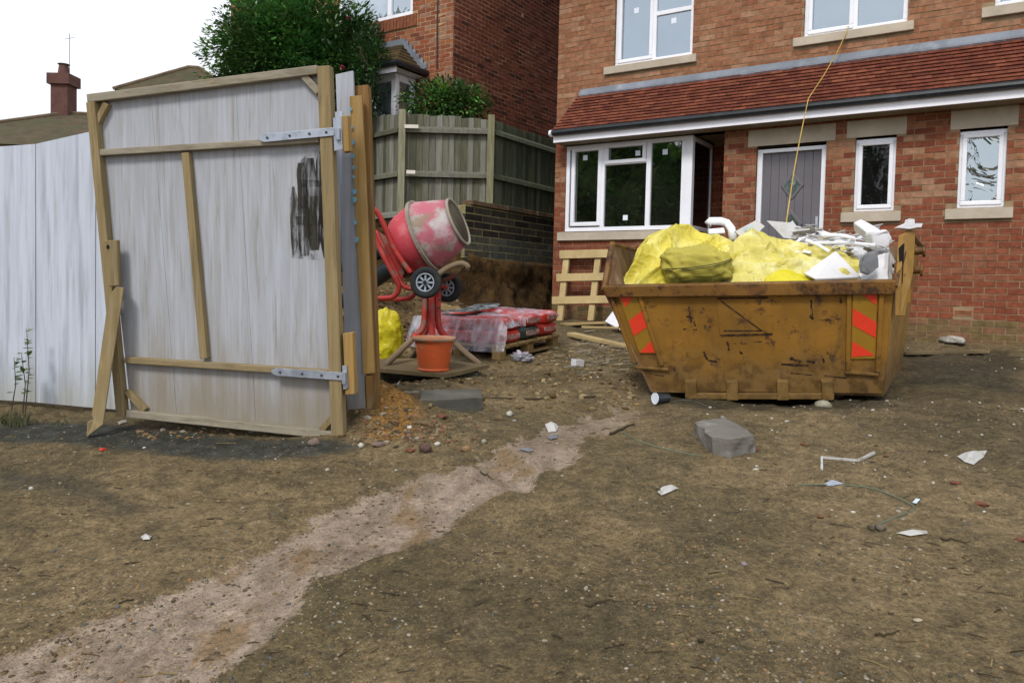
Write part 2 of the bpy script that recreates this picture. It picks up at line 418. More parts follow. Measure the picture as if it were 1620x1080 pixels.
M_MORTAR = surf('pale_mortar', lin('#8e7a60'), rough=.95, bump=.5, bscale=60, var=.2, vscale=6)
M_MORTAR2 = surf('neighbour_mortar', lin('#b0906f'), rough=.95, bump=.5, bscale=60, var=.2, vscale=6)
M_MORTAR3 = surf('mossy_mortar', lin('#8f865e'), rough=.95, bump=.5, bscale=60, var=.3, vscale=3)
M_BRICK = surf('red_brick', (1, 1, 1), [(lin('#b9a08a'), 2.6, .60, .80, .4), (lin('#6b4634'), 14, .60, .8, .4)], rough=.92, bump=.55, bscale=70, bdist=.004, attr=True, coord='World', var=.22, vscale=16, spec=.15)
M_BRICK2 = surf('old_red_brick', (1, 1, 1), [(lin('#31211c'), 7, .6, .8, .4)], rough=.92, bump=.4, bscale=80, attr=True, coord='World', var=.2, vscale=14, spec=.15)
M_BLOCKW = surf('blue_grey_block', (1, 1, 1), [(lin('#707a5c'), 6, .58, .76, .5), (lin('#a09886'), 13, .66, .78, .5)], rough=.9, bump=.6, bscale=50, attr=True, coord='World', var=.3, vscale=9, spec=.2)
M_TILE = surf('clay_tile', (1, 1, 1), [(lin('#3a1e14'), 8, .55, .8, .5)], rough=.85, bump=.3, bscale=60, attr=True, coord='World', var=.25, vscale=12, spec=.2)
M_TILE2 = surf('mossy_tile', (1, 1, 1), [(lin('#4b4a26'), 9, .5, .7, .6)], rough=.95, bump=.6, bscale=50, attr=True, coord='World', var=.3, vscale=12, spec=.1)
M_STONE = surf('cast_stone', lin('#b5a998'), [(lin('#9a8d78'), 5, .5, .75, .5), (lin('#c2b8a8'), 3, .5, .7, .5)], rough=.93, bump=.3, bscale=140, coord='World', var=.1)
M_UPVC = surf('white_plastic', lin('#eceef6'), [(lin('#b9b6b2'), 6, .62, .85, .35)], rough=.38, bump=.04, coord='World', var=.04, spec=.45)
M_FASCIA = surf('white_fascia', lin('#eeeef6'), [(lin('#bdb9b3'), 4, .6, .85, .4)], rough=.45, bump=.05, coord='World', var=.05, spec=.4)
M_BLACKPL = surf('black_plastic', lin('#1d2226'), [(lin('#4b5560'), 5, .5, .8, .5)], rough=.4, bump=.05, var=.2, spec=.5)
M_LEAD = surf('lead_flashing', lin('#6f7681'), [(lin('#99a0aa'), 5, .5, .75, .6)], rough=.6, bump=.3, bscale=14, bdist=.01, coord='World', var=.2, spec=.5)
M_DOOR = surf('grey_door', lin('#67646a'), rough=.5, bump=.08, bscale=90, var=.06, spec=.4)
M_STICK = surf('sticker_paper', lin('#dfe6f2'), rough=.6, bump=0, var=.04)
M_CHROME = surf('steel_bright', (.72, .73, .75), rough=.28, bump=0, metal=1, var=.05)
M_PLASTER = surf('soffit_board', lin('#8d8271'), rough=.8, bump=.1, var=.1)
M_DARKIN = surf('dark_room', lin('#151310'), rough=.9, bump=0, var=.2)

def glass(name, inner, mirror, rough=.015, wav=0.0, wscale=2.0, tint=(1, 1, 1)):
    "a double-glazed pane: dark room behind, sky and garden mirrored in front"
    t = NT(name); v = t.coords('World')
    nrm = t.bump(t.noise(v, wscale, 3, .5, 1.2), 1.0, wav) if wav else None
    d = t.n('ShaderNodeBsdfDiffuse'); 
    cc = t.mix(t.ramp(t.noise(v, 2.4, 3), .4, .65), inner, tuple(x * .4 for x in inner)); t.l(cc, d.inputs[0])
    g = t.n('ShaderNodeBsdfGlossy'); g.inputs['Roughness'].default_value = rough; g.inputs['Color'].default_value = (*tint, 1)
    fr = t.n('ShaderNodeFresnel'); fr.inputs[0].default_value = 1.5
    if nrm is not None: t.l(nrm, g.inputs['Normal'])
    f = t.math('MINIMUM', t.math('ADD', fr.outputs[0], mirror), 1.0)
    mx = t.n('ShaderNodeMixShader'); t.l(f, mx.inputs[0]); t.l(d.outputs[0], mx.inputs[1]); t.l(g.outputs[0], mx.inputs[2])
    return t.done(mx)
M_GLASS_UP = glass('upper_window_glass', (.05, .06, .07), .42, wav=.002, wscale=1.3, tint=(.80, .91, 1.0))
M_GLASS_BAY = glass('bay_window_glass', (.012, .014, .009), .16, wav=.0015, wscale=1.5)
M_GLASS_DIM = glass('small_window_glass', (.008, .008, .008), .0, wav=.004, wscale=3)
M_GLASS_WARP = glass('warped_window_glass', (.03, .04, .045), .42, wav=.05, wscale=2.6, tint=(.86, .95, 1.0))
M_GLASS_BG = glass('neighbour_glass', (.25, .3, .34), .42, wav=.003, tint=(.85, .93, 1.0))

def pal(cols, k=.12):
    c = lin(random.choice(cols)); f = 1 + random.uniform(-k, k); return tuple(x * f for x in c)

def brickwork(wall, T, length, z0, z1, holes, mat, palette, gap=.010, bl=.225, bh=.075, depth=.06, singles=300, name='brick', first=0.0, back=.007, shade=None, hide=None, row0=0):
    """bricks laid in stretcher bond on a wall; T maps (along, depth, up) into the wall's frame.
    The ones that show largest are objects under the wall, the rest one joined part."""
    rows = []
    nrow = int(round((z1 - z0) / bh))
    for r_ in range(nrow):
        za = z0 + r_ * bh; zb = za + bh - gap
        free = [(first, length)]
        for hx0, hx1, hz0, hz1 in holes:
            if zb > hz0 + .004 and za < hz1 - .004:
                free = [q for a, b in free for q in ((a, min(b, hx0)), (max(a, hx1), b)) if q[1] - q[0] > .03]
        x = first - (0 if (r_ + row0) % 2 else bl / 2)
        while x < length:
            for a, b in free:
                xa, xb = max(x, a), min(x + bl - gap, b)
                if xb - xa > .025: rows.append((xa, xb, za))
            x += bl
    scored = []
    WM = HM @ T
    for q in rows:
        P = WM @ Vector(((q[0] + q[1]) / 2, 0, q[2] + bh / 2)); p = pix(P)
        vis = 0 < p[0] < 1620 and 0 < p[1] < 1080 and not (hide and hide(p[0], p[1]))
        scored.append((0 if vis else 1, p[2], q))
    scored.sort(key=lambda a: (a[0], a[1]))
    variants = []
    for k in range(16):
        b = MB(); b.col = (1, 1, 1)
        j = lambda s_=.0022: random.uniform(-s_, s_)
        b.hexa([(j(0), j() , j()), (1, j(), j()), (1, depth, 0), (0, depth, 0), (0, j(), bh - gap + j()), (1, j(), bh - gap + j()), (1, depth, bh - gap), (0, depth, bh - gap)])
        variants.append(b)
    meshes = {}
    rest = MB()
    for i, (nv, dz, (xa, xb, za)) in enumerate(scored):
        col = pal(palette(za), .07); prot = random.uniform(-.0025, .0025)
        if i < singles and nv == 0:
            k = random.randrange(16); key = (k, tuple(palette(za)))
            if key not in meshes:
                variants[k].c = [col] * 8
                me_ = variants[k].mesh(name); me_.materials.append(mat); meshes[key] = me_
            o = bpy.data.objects.new(name, meshes[key]); link(o, wall)
            o.matrix_local = T @ Matrix.Translation((xa, prot, za)) @ Matrix.Diagonal((xb - xa, 1, 1, 1))
        else:
            rest.col = col; j = lambda s_=.002: random.uniform(-s_, s_)
            y = prot
            rest.M = T
            rest.hexa([(xa, y + j(), za + j()), (xb, y + j(), za + j()), (xb, depth, za), (xa, depth, za), (xa, y + j(), za + bh - gap + j()), (xb, y + j(), za + bh - gap + j()), (xb, depth, za + bh - gap), (xa, depth, za + bh - gap)])
    if rest.v: stuff(rest.build(name + '_courses', mat, wall, fix=False))

def wall_core(b, T, length, z0, z1, holes, y0, y1, first=0.0):
    "the mortar body of a wall as boxes round its openings"
    b.M = T
    xs = sorted({first, length, *[h[0] for h in holes], *[h[1] for h in holes]}); xs = [x for x in xs if first <= x <= length]
    for xa, xb in zip(xs[:-1], xs[1:]):
        zs = sorted((h[2], h[3]) for h in holes if h[0] < (xa + xb) / 2 < h[1]); z = z0
        for a, c in zs:
            if a > z: b.box(xa, xb, y0, y1, z, min(a, z1))
            z = max(z, c)
        if z < z1: b.box(xa, xb, y0, y1, z, z1)

def frame_rect(b, x0, x1, z0, z1, wd, y0, y1):
    b.box(x0, x1, y0, y1, z0, z0 + wd); b.box(x0, x1, y0, y1, z1 - wd, z1)
    b.box(x0, x0 + wd, y0, y1, z0 + wd, z1 - wd); b.box(x1 - wd, x1, y0, y1, z0 + wd, z1 - wd)
def pane(parent, x0, x1, z0, z1, y, mat):
    return part('pane', mat, parent, lambda b: b.box(x0, x1, y, y + .02, z0, z1))
def sticker(parent, x, z, y, s=.075):
    return part('sticker', M_STICK, parent, lambda b: b.box(x - s / 2, x + s / 2, y - .002, y, z - s / 2, z + s / 2))

I4 = Matrix.Identity(4)
house = thing('brick_house', 'new brick house with a tiled lean-to roof, white windows and grey door', 'house', HO, HA)
Z0, Z1 = .3, 6.15
HOLES = [(.19, 2.645, 2.05, 3.42),                        # bay window and porch recess
         (3.08, 3.955, .86, 3.155), (4.295, 4.755, 2.255, 3.165), (5.415, 5.885, 2.255, 3.165),
         (.945, 2.145, 4.49, 5.62), (3.62, 4.815, 4.49, 5.62), (5.70, 6.9, 4.52, 5.65),
         (2.19, 2.645, .8, 2.10)]
STONES = [(2.965, 4.06, 3.155, 3.372), (4.19, 4.86, 3.165, 3.375), (5.318, 5.983, 3.165, 3.382), (4.165, 4.84, 2.125, 2.255), (5.305, 5.975, 2.127, 2.257),
          (.804, 2.215, 4.378, 4.497), (3.506, 4.892, 4.380, 4.50), (5.58, 7.0, 4.395, 4.52), (.085, 2.2, 1.955, 2.088), (.75, 2.35, 5.62, 5.8), (3.4, 5.0, 5.62, 5.8), (5.5, 7.1, 5.65, 5.83)]
AIR = (5.43, 5.64, 1.015, 1.08)
bwall = MB(); wall_core(bwall, I4, 8.5, Z0, Z1, HOLES, .0045, .28); wall = bwall.build('wall', M_MORTAR, house)
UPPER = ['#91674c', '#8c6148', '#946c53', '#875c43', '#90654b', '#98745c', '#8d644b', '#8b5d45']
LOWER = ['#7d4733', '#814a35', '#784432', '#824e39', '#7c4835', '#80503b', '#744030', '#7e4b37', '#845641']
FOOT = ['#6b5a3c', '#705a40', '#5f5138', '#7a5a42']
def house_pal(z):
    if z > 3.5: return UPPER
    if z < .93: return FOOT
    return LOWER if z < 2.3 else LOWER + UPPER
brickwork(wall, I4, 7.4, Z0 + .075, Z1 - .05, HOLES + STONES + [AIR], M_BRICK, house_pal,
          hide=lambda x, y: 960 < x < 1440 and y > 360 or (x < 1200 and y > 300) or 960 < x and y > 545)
# other sides of the house and its main roof, out of the picture but there
part('side_wall', M_BRICK2, house, lambda b: (b.box(.0, .25, .28, 7, Z0, Z1), b.box(8.25, 8.5, .28, 7, Z0, Z1), b.box(.25, 8.25, 6.75, 7, Z0, Z1)))
def main_roof(b):
    b.col = lin('#6d3626'); b.prism([(-.3, -.35, 6.12), (-.3, 7.35, 6.12), (-.3, 3.5, 9.2)], (9.1, 0, 0))
part('roof', M_TILE, house, main_roof)
# stone lintels and sills, each a piece of its own
for k, (a, b_, c, d_) in enumerate(STONES):
    sill = d_ - c < .16
    def mk(b, a=a, b_=b_, c=c, d_=d_, sill=sill):
        y = -.045 if sill else -.004
        if sill: b.hexa([(a, y, c), (b_, y, c), (b_, .1, c), (a, .1, c), (a, y, d_ - .012), (b_, y, d_ - .012), (b_, .1, d_), (a, .1, d_)])
        else: b.box(a, b_, y, .1, c, d_)
    part('sill' if sill else 'lintel', M_STONE, house, mk, bevel=.005)
# windows
def casement(name, x0, x1, z0, z1, y, panes, bars, mat, fw=.055, openers=(), stickers=()):
    w_ = part(name, M_UPVC, house, lambda b: (frame_rect(b, x0, x1, z0, z1, fw, y, y + .07), [b.box(a, c, y + .002, y + .068, e, g) for a, c, e, g in bars]), bevel=.006)
    for a, c, e, g in panes: pane(w_, a, c, e, g, y + .03, mat)
    for a, c, e, g in openers: part('sash', M_UPVC, w_, lambda b: frame_rect(b, a, c, e, g, .05, y - .014, y + .03), bevel=.008)
    for a, c in stickers: sticker(w_, a, c, y + .03)
    return w_
casement('window', 4.295, 4.755, 2.258, 3.145, .05, [(4.36, 4.69, 2.32, 3.09)], [], M_GLASS_DIM, openers=[(4.325, 4.725, 2.29, 3.115)])
casement('window', 5.415, 5.885, 2.26, 3.145, .05, [(5.48, 5.82, 2.32, 3.09)], [], M_GLASS_WARP, openers=[(5.445, 5.855, 2.29, 3.115)])
casement('window', .945, 2.145, 4.49, 5.62, .05, [(1.0, 1.52, 4.55, 5.56), (1.58, 2.09, 4.55, 5.13), (1.58, 2.09, 5.19, 5.56)], [(1.52, 1.58, 4.54, 5.57), (1.58, 2.1, 5.13, 5.19)], M_GLASS_UP,
         openers=[(.99, 1.53, 4.535, 5.575)], stickers=[(1.25, 5.27), (1.83, 5.03)])
casement('window', 3.62, 4.815, 4.492, 5.62, .05, [(3.68, 4.19, 4.55, 5.56), (4.25, 4.76, 4.55, 5.56)], [(4.19, 4.25, 4.545, 5.57)], M_GLASS_UP, openers=[(3.665, 4.205, 4.53, 5.575)])
casement('window', 5.70, 6.9, 4.515, 5.65, .05, [(5.76, 6.27, 4.57, 5.59), (6.33, 6.84, 4.57, 5.59)], [(6.27, 6.33, 4.565, 5.6)], M_GLASS_UP)
# ground-floor bay with its glazed return beside the porch recess
bay = part('bay_window', M_UPVC, house, lambda b: (frame_rect(b, .195, 2.10, 2.09, 3.385, .06, .0, .07),
        b.box(.775, .845, .002, .068, 2.15, 3.325), b.box(1.51, 1.58, .002, .068, 2.15, 3.325), b.box(.845, 1.51, .004, .066, 3.055, 3.115),
        b.box(2.10, 2.20, -.004, .09, 2.09, 3.385)), bevel=.006)
for a, c, e, g in ((.26, .775, 2.15, 3.325), (.845, 1.51, 2.15, 3.055), (.845, 1.51, 3.115, 3.325), (1.58, 2.04, 2.15, 3.325)): pane(bay, a, c, e, g, .035, M_GLASS_BAY)
part('sash', M_UPVC, bay, lambda b: frame_rect(b, .29, .80, 2.17, 3.35, .06, -.016, .03), bevel=.008)
part('sash', M_UPVC, bay, lambda b: frame_rect(b, .85, 1.505, 3.07, 3.36, .055, -.016, .03), bevel=.008)
for a, c in ((.50, 3.20), (1.36, 3.205), (1.78, 3.19), (1.19, 2.28)): sticker(bay, a, c, .034)
part('return_frame', M_UPVC, bay, lambda b: (b.box(2.13, 2.19, .09, .82, 2.09, 2.15), b.box(2.13, 2.19, .09, .82, 3.325, 3.385), b.box(2.13, 2.19, .80, .86, 2.09, 3.385)), bevel=.004)
part('pane', M_GLASS_DIM, bay, lambda b: b.box(2.15, 2.17, .09, .80, 2.15, 3.325))
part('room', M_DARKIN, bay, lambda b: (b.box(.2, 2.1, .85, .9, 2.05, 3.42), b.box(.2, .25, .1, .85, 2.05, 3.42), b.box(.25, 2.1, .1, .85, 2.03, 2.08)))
part('soffit', M_PLASTER, house, lambda b: (b.box(.13, 7.4, -.27, -.0, 3.40, 3.415), b.box(.2, 2.645, .0, 1.0, 3.42, 3.44)))
# porch recess beside the bay: dwarf wall under the return, back wall and pier return in brick
rec = part('recess_wall', M_MORTAR, house, lambda b: (b.box(2.19, 2.645, .887, 1.1, .6, 3.42), b.box(2.652, 2.9, .283, .88, .6, 3.42), b.box(.2, 2.185, .283, .84, .6, 2.03)))
brickwork(rec, Matrix.Translation((2.19, .88, 0)), .455, .6, 3.4, [], M_BRICK, lambda z: ['#7f4231', '#74402f', '#8b5039'], singles=40)
brickwork(rec, Matrix.Translation((2.645, .9, 0)) @ Matrix.Rotation(-math.pi / 2, 4, 'Z'), .6, .6, 3.4, [], M_BRICK, lambda z: ['#7f4231', '#74402f', '#8b5039'], singles=0)
# front door
DX0, DX1 = 3.08, 3.955
door = part('door', M_DOOR, house, lambda b: b.box(3.145, 3.89, .11, .15, .9, 3.09))
part('door_frame', M_UPVC, door, lambda b: (b.box(DX0, 3.145, .06, .16, .86, 3.12), b.box(3.89, DX1, .06, .16, .86, 3.12), b.box(3.145, 3.89, .06, .16, 3.07, 3.12), b.box(3.145, 3.89, .05, .16, .86, .9)), bevel=.005)
for k in range(7): part('door_plank', M_DOOR, door, lambda b: b.box(3.150 + k * .1055, 3.150 + k * .1055 + .1, .1, .11, .905, 3.065), bevel=.003)
M_MULL = surf('door_glass', lin('#3d4a44'), [(lin('#8fa29a'), 12, .5, .65, .6)], rough=.15, bump=.3, bscale=30, var=.3, spec=.6)
for zc in (2.63, 2.13, 1.63):
    def dia(b, r_=.15, y=.085): b.prism([(3.53, y, zc - r_ * 1.28), (3.53 + r_, y, zc), (3.53, y, zc + r_ * 1.28), (3.53 - r_, y, zc)], (0, .03, 0))
    part('glazing_frame', M_DOOR, door, dia, bevel=.012); part('pane', M_MULL, door, lambda b: dia(b, .105, .082))
part('handle', M_CHROME, door, lambda b: (b.box(3.838, 3.868, .085, .1, 1.97, 2.22), b.tube([(3.853, .09, 2.11), (3.853, .04, 2.11), (3.73, .04, 2.11)], .009, 8)))
part('threshold', M_STONE, house, lambda b: b.box(3.0, 4.02, -.03, .2, .74, .86), bevel=.006)
# air brick
ab = part('air_brick', M_BRICK, house, lambda b: (setattr(b, 'col', lin('#9c6a4c')), b.box(AIR[0] + .005, AIR[1] - .005, -.002, .05, AIR[2], AIR[3])))
part('vent_hole', M_DARKIN, ab, lambda b: [b.box(AIR[0] + .025 + k * .0185, AIR[0] + .036 + k * .0185, -.004, .0, zz, zz + .012) for k in range(9) for zz in (1.03, 1.053)])
# lean-to roof: hipped left end, tiles row by row
lean = part('lean_to_roof', M_BLACKPL, house, lambda b: b.add([(.13, -.29, 3.54), (7.4, -.29, 3.54), (7.4, .0, 4.14), (.43, .0, 4.14), (.13, 0, 3.54), (7.4, 0, 3.54)],
        [(0, 1, 2, 3), (0, 3, 4), (4, 5, 1, 0)]))
TP = ['#6d3c2e', '#693a2b', '#734232', '#643629', '#603327', '#703f2e', '#764533', '#5c3126']
tiles = []
NR = 13
for r_ in range(NR):
    f0 = r_ / NR; zc = 3.535 + f0 * .605; yc = -.305 + f0 * .30; x = .10 + f0 * .31 - random.uniform(0, .02) - (.08 if r_ % 2 else 0)
    lim = .10 + f0 * .31
    while x < 7.3:
        xa = max(x, lim); xb = x + .162
        if xb - xa > .03: tiles.append((xa, xb, yc, zc))
        x += .165
tm = {}
tiles.sort(key=lambda q: (q[0] > 6.05, pix(HM @ Vector((q[0], q[2], q[3])))[2]))
tl = 1 / NR * 1.7; sy, sz = .30 * tl, .605 * tl
rest = MB()
for i, (xa, xb, yc, zc) in enumerate(tiles):
    col = pal(TP, .15)
    shape = lambda b, xa, xb, yc, zc: b.hexa([(xa, yc, zc), (xb, yc, zc), (xb, yc + sy, zc + sz), (xa, yc + sy, zc + sz), (xa, yc - .03, zc + .015), (xb, yc - .03, zc + .015), (xb, yc + sy - .004, zc + sz + .002), (xa, yc + sy - .004, zc + sz + .002)])
    if i < 300:
        k = random.randrange(14)
        if k not in tm:
            b = MB(); b.col = col; shape(b, 0, 1, 0, 0); mm = b.mesh('tile'); mm.materials.append(M_TILE); tm[k] = mm
        o = link(bpy.data.objects.new('tile', tm[k]), lean); o.matrix_local = Matrix.Translation((xa, yc + random.uniform(-.003, .003), zc)) @ Matrix.Diagonal((xb - xa, 1, 1, 1))
    else: rest.col = col; shape(rest, xa, xb, yc, zc)
stuff(rest.build('tile_courses', M_TILE, lean))
part('flashing', M_LEAD, house, lambda b: [b.hexa([(xa, -.055, 4.095), (xb, -.055, 4.095), (xb, -.01, 4.10), (xa, -.01, 4.10), (xa, -.05, 4.135 + q), (xb, -.05, 4.135 + q), (xb, -.008, 4.222), (xa, -.008, 4.222)])
        for xa, xb, q in [(.40 + k * .78, .40 + k * .78 + .80, .004 * (k % 2)) for k in range(9)]], bevel=.008)
part('gutter', M_BLACKPL, house, lambda b: (b.tube([(.14, -.335, 3.535), (7.4, -.335, 3.535)], .045, 10)))
part('fascia', M_FASCIA, house, lambda b: (b.box(.13, 3.55, -.30, -.272, 3.398, 3.53), b.box(3.552, 7.4, -.302, -.272, 3.398, 3.53), b.box(.13, .15, -.272, .0, 3.40, 3.53)))
part('gutter_end', M_UPVC, house, lambda b: b.tube([(.125, -.335, 3.53), (.09, -.335, 3.53)], .05, 12))

# ---- the neighbour's house, older and set higher
nb = thing('brick_house', 'older dark red brick house behind the timber fence', 'house', HO, HA)
NH = [(-4.77, -2.955, 5.92, 7.1), (-7.14, -6.56, 5.95, 7.1), (-4.6, -2.78, 2.6, 4.82)]
NX0 = -7.95; NX1 = -2.05; NZ1 = 7.35
def shift(hs): return [(a - NX0, b - NX0, c, d) for a, b, c, d in hs]
TN = Matrix.Translation((NX0, 0, 0))
b0 = MB(); wall_core(b0, TN, NX1 - NX0 - .008, 2.0, NZ1, shift(NH), .004, .28); nwall = b0.build('wall', M_MORTAR2, nb)
NPAL = ['#8d5940', '#7c4a36', '#94603f', '#6d4233', '#855544', '#8a4f38']
brickwork(nwall, TN, NX1 - NX0, 2.0, NZ1, shift(NH + [(-4.9, -2.83, 5.70, 5.92)]), M_BRICK2, lambda z: NPAL + ['#8b6b58'], singles=150, depth=.04, gap=.013)
sold = part('sill_course', M_MORTAR2, nb, lambda b: b.box(-4.9, -2.83, -.012, .05, 5.70, 5.915))
bs = MB(); bs.col = lin('#80503a'); bs.box(0, .065, -.03, .03, 5.705, 5.91); sm_ = bs.mesh('brick'); sm_.materials.append(M_BRICK2)
for k in range(27):
    o = link(bpy.data.objects.new('brick', sm_), sold); o.location = (-4.895 + k * .0765, random.uniform(-.003, .003), 0)
TS = Matrix.Translation((NX1, .008, 0)) @ Matrix.Rotation(math.pi / 2, 4, 'Z')
b0 = MB(); wall_core(b0, TS, 7.0, 2.0, NZ1, [], .004, .28); nside = b0.build('side_wall', M_MORTAR2, nb)
brickwork(nside, TS, 5.6, 2.0, NZ1, [], M_BRICK2, lambda z: ['#713d30', '#6a392d', '#774536', '#633429', '#5b2f26', '#724133', '#4a2a24', '#6c3b2e'], singles=300, depth=.04, gap=.013)  # side bricks darker than the front's: shade put into their colour
part('side_wall', M_BRICK2, nb, lambda b: (setattr(b, 'col', lin('#7c4a36')), b.box(NX0, NX0 + .25, .3, 7, 2.0, NZ1)))
def nroof(b): b.col = lin('#5d3d2e'); b.prism([(NX0 - .3, -.35, NZ1), (NX0 - .3, 7.35, NZ1), (NX0 - .3, 3.5, 10)], (NX1 - NX0 + .6, 0, 0))
part('roof', M_TILE2, nb, nroof)
def nwin(x0, x1, z0, z1, mull):
    w_ = part('window', M_UPVC, nb, lambda b: (frame_rect(b, x0, x1, z0, z1, .07, .02, .1), [b.box(q - .045, q + .045, .022, .098, z0 + .07, z1 - .07) for q in mull]), bevel=.005)
    xs = [x0 + .07] + [v for q in mull for v in (q - .045, q + .045)] + [x1 - .07]
    for a, c in zip(xs[::2], xs[1::2]): pane(w_, a, c, z0 + .07, z1 - .07, .055, M_GLASS_BG)
nwin(-4.77, -2.955, 5.92, 7.1, [-3.52]); nwin(-7.14, -6.56, 5.95, 7.1, [])
# neighbour's bay
bx0, bx1, by = -4.62, -2.86, -.50
nbay = part('bay', M_UPVC, nb, lambda b: (b.box(bx0, bx1, by, by + .08, 4.66, 4.78), b.box(bx0, bx1, by, by + .08, 3.3, 3.42), b.box(bx1 - .1, bx1, by - .002, by + .09, 3.42, 4.66), b.box(bx0, bx0 + .1, by, by + .08, 3.42, 4.66),
        b.box(-3.62, -3.54, by + .002, by + .07, 3.42, 4.66), b.box(bx1 - .08, bx1, by + .09, 0, 4.66, 4.78), b.box(bx1 - .08, bx1, by + .09, 0, 3.3, 3.42), b.box(bx1 - .08, bx1 - .002, -.09, .0, 3.42, 4.66)), bevel=.005)
pane(nbay, bx0 + .1, -3.62, 3.42, 4.66, by + .04, M_GLASS_BG); pane(nbay, -3.54, bx1 - .1, 3.42, 4.66, by + .04, M_GLASS_BG)
part('pane', M_GLASS_BG, nbay, lambda b: b.box(bx1 - .05, bx1 - .03, by + .09, -.09, 3.42, 4.66))
part('base', M_BRICK2, nbay, lambda b: (setattr(b, 'col', lin('#7c4a36')), b.box(bx0 + .02, bx1 - .02, by + .02, 0, 2.2, 3.3)))
EX0, EX1, EY = bx0 - .2, bx1 + .22, by - .24
nr = part('bay_roof', M_TILE2, nb, lambda b: (setattr(b, 'col', lin('#3b3428')), b.add([(EX0, EY, 4.86), (EX1, EY, 4.86), (EX1, 0, 4.86), (EX0, 0, 4.86), (EX0 + .45, -.01, 5.42), (EX1 - .52, -.01, 5.42)], [(0, 1, 5, 4), (1, 2, 5), (3, 0, 4), (0, 3, 2, 1), (2, 3, 4, 5)])))
for r_ in range(7):       # courses of thick tiles wrapped round the hip
    f = r_ / 7.0; z = 4.86 + .56 * f; x1_ = EX1 - .52 * f; y_ = EY * (1 - f); x0_ = EX0 + .45 * f
    part('tile_course', M_TILE2, nr, lambda b: (setattr(b, 'col', lin(random.choice(['#4a3f2e', '#3f3629', '#544630']))),
        b.hexa([(x0_, y_ - .03, z - .01), (x1_ + .03, y_ - .03, z - .01), (x1_ - .08, y_ + .12, z + .08), (x0_, y_ + .12, z + .08), (x0_, y_ - .03, z + .025), (x1_ + .03, y_ - .03, z + .025), (x1_ - .08, y_ + .12, z + .11), (x0_, y_ + .12, z + .11)]),
        b.hexa([(x1_ + .028, y_ - .028, z - .01), (x1_ + .028, -.012, z - .01), (x1_ - .1, -.012, z + .08), (x1_ - .1, y_ + .1, z + .08), (x1_ + .028, y_ - .028, z + .025), (x1_ + .028, -.012, z + .025), (x1_ - .1, -.012, z + .11), (x1_ - .1, y_ + .1, z + .11)])))
part('gutter', M_BLACKPL, nb, lambda b: b.tube([(EX0, EY - .04, 4.85), (EX1 + .05, EY - .04, 4.85), (EX1 + .05, -.02, 4.85)], .05, 8))
part('fascia', M_FASCIA, nb, lambda b: (b.box(EX0 + .05, EX1 - .02, EY + .01, EY + .04, 4.72, 4.82), b.box(EX0 + .05, EX1 - .05, EY + .05, 0, 4.79, 4.81)))
part('flashing', M_LEAD, nb, lambda b: (b.box(EX0 + .4, EX1 - .45, -.03, -.012, 5.40, 5.52),
    [b.box(EX1 - .50 + k * .085, EX1 - .38 + k * .085, -.028 - k * .001, -.012, 5.29 - k * .085, 5.47 - k * .088) for k in range(6)],
    b.beam((EX1 - .5, -.06, 5.45), (EX1 + .04, -.06, 4.90), (1, 0, 1), .07, (0, -1, 0), .03)))
part('cable', M_BLACKPL, nb, lambda b: b.tube([(-2.37, -.015, 4.9), (-2.39, -.015, 5.8), (-2.385, -.015, NZ1)], .012, 6))
# ------------------------------------------------------------------ bank, garden, wall, fence, bushes, far houses
M_EARTH = surf('dug_earth', lin('#453420'), [(lin('#674f31'), 3, .5, .68, .7), (lin('#231a10'), 4, .48, .66, .85), (lin('#8d8672'), 40, .68, .74, .7)], rough=.96, bump=.9, bscale=22, bdist=.03, coord='World', var=.3, vscale=2.2, spec=.1)
M_TURF = surf('rough_turf', lin('#3d4a24'), [(lin('#5b5a33'), 5, .45, .65, .6)], rough=.95, bump=.8, bscale=30, bdist=.03, coord='World')
M_FENCE = surf('weathered_fence_board', (1, 1, 1), [(lin('#5c6244'), 1.5, .5, .72, .55, (10, 10, 1.2)), (lin('#39372c'), 9, .66, .76, .7), (lin('#a2a091'), 2, .58, .75, .4, (14, 14, 1))], rough=.92, bump=.5, bscale=18, bdist=.004, attr=True, coord='World', stretch=(8, 8, .8), var=.22, vscale=3, spec=.15)

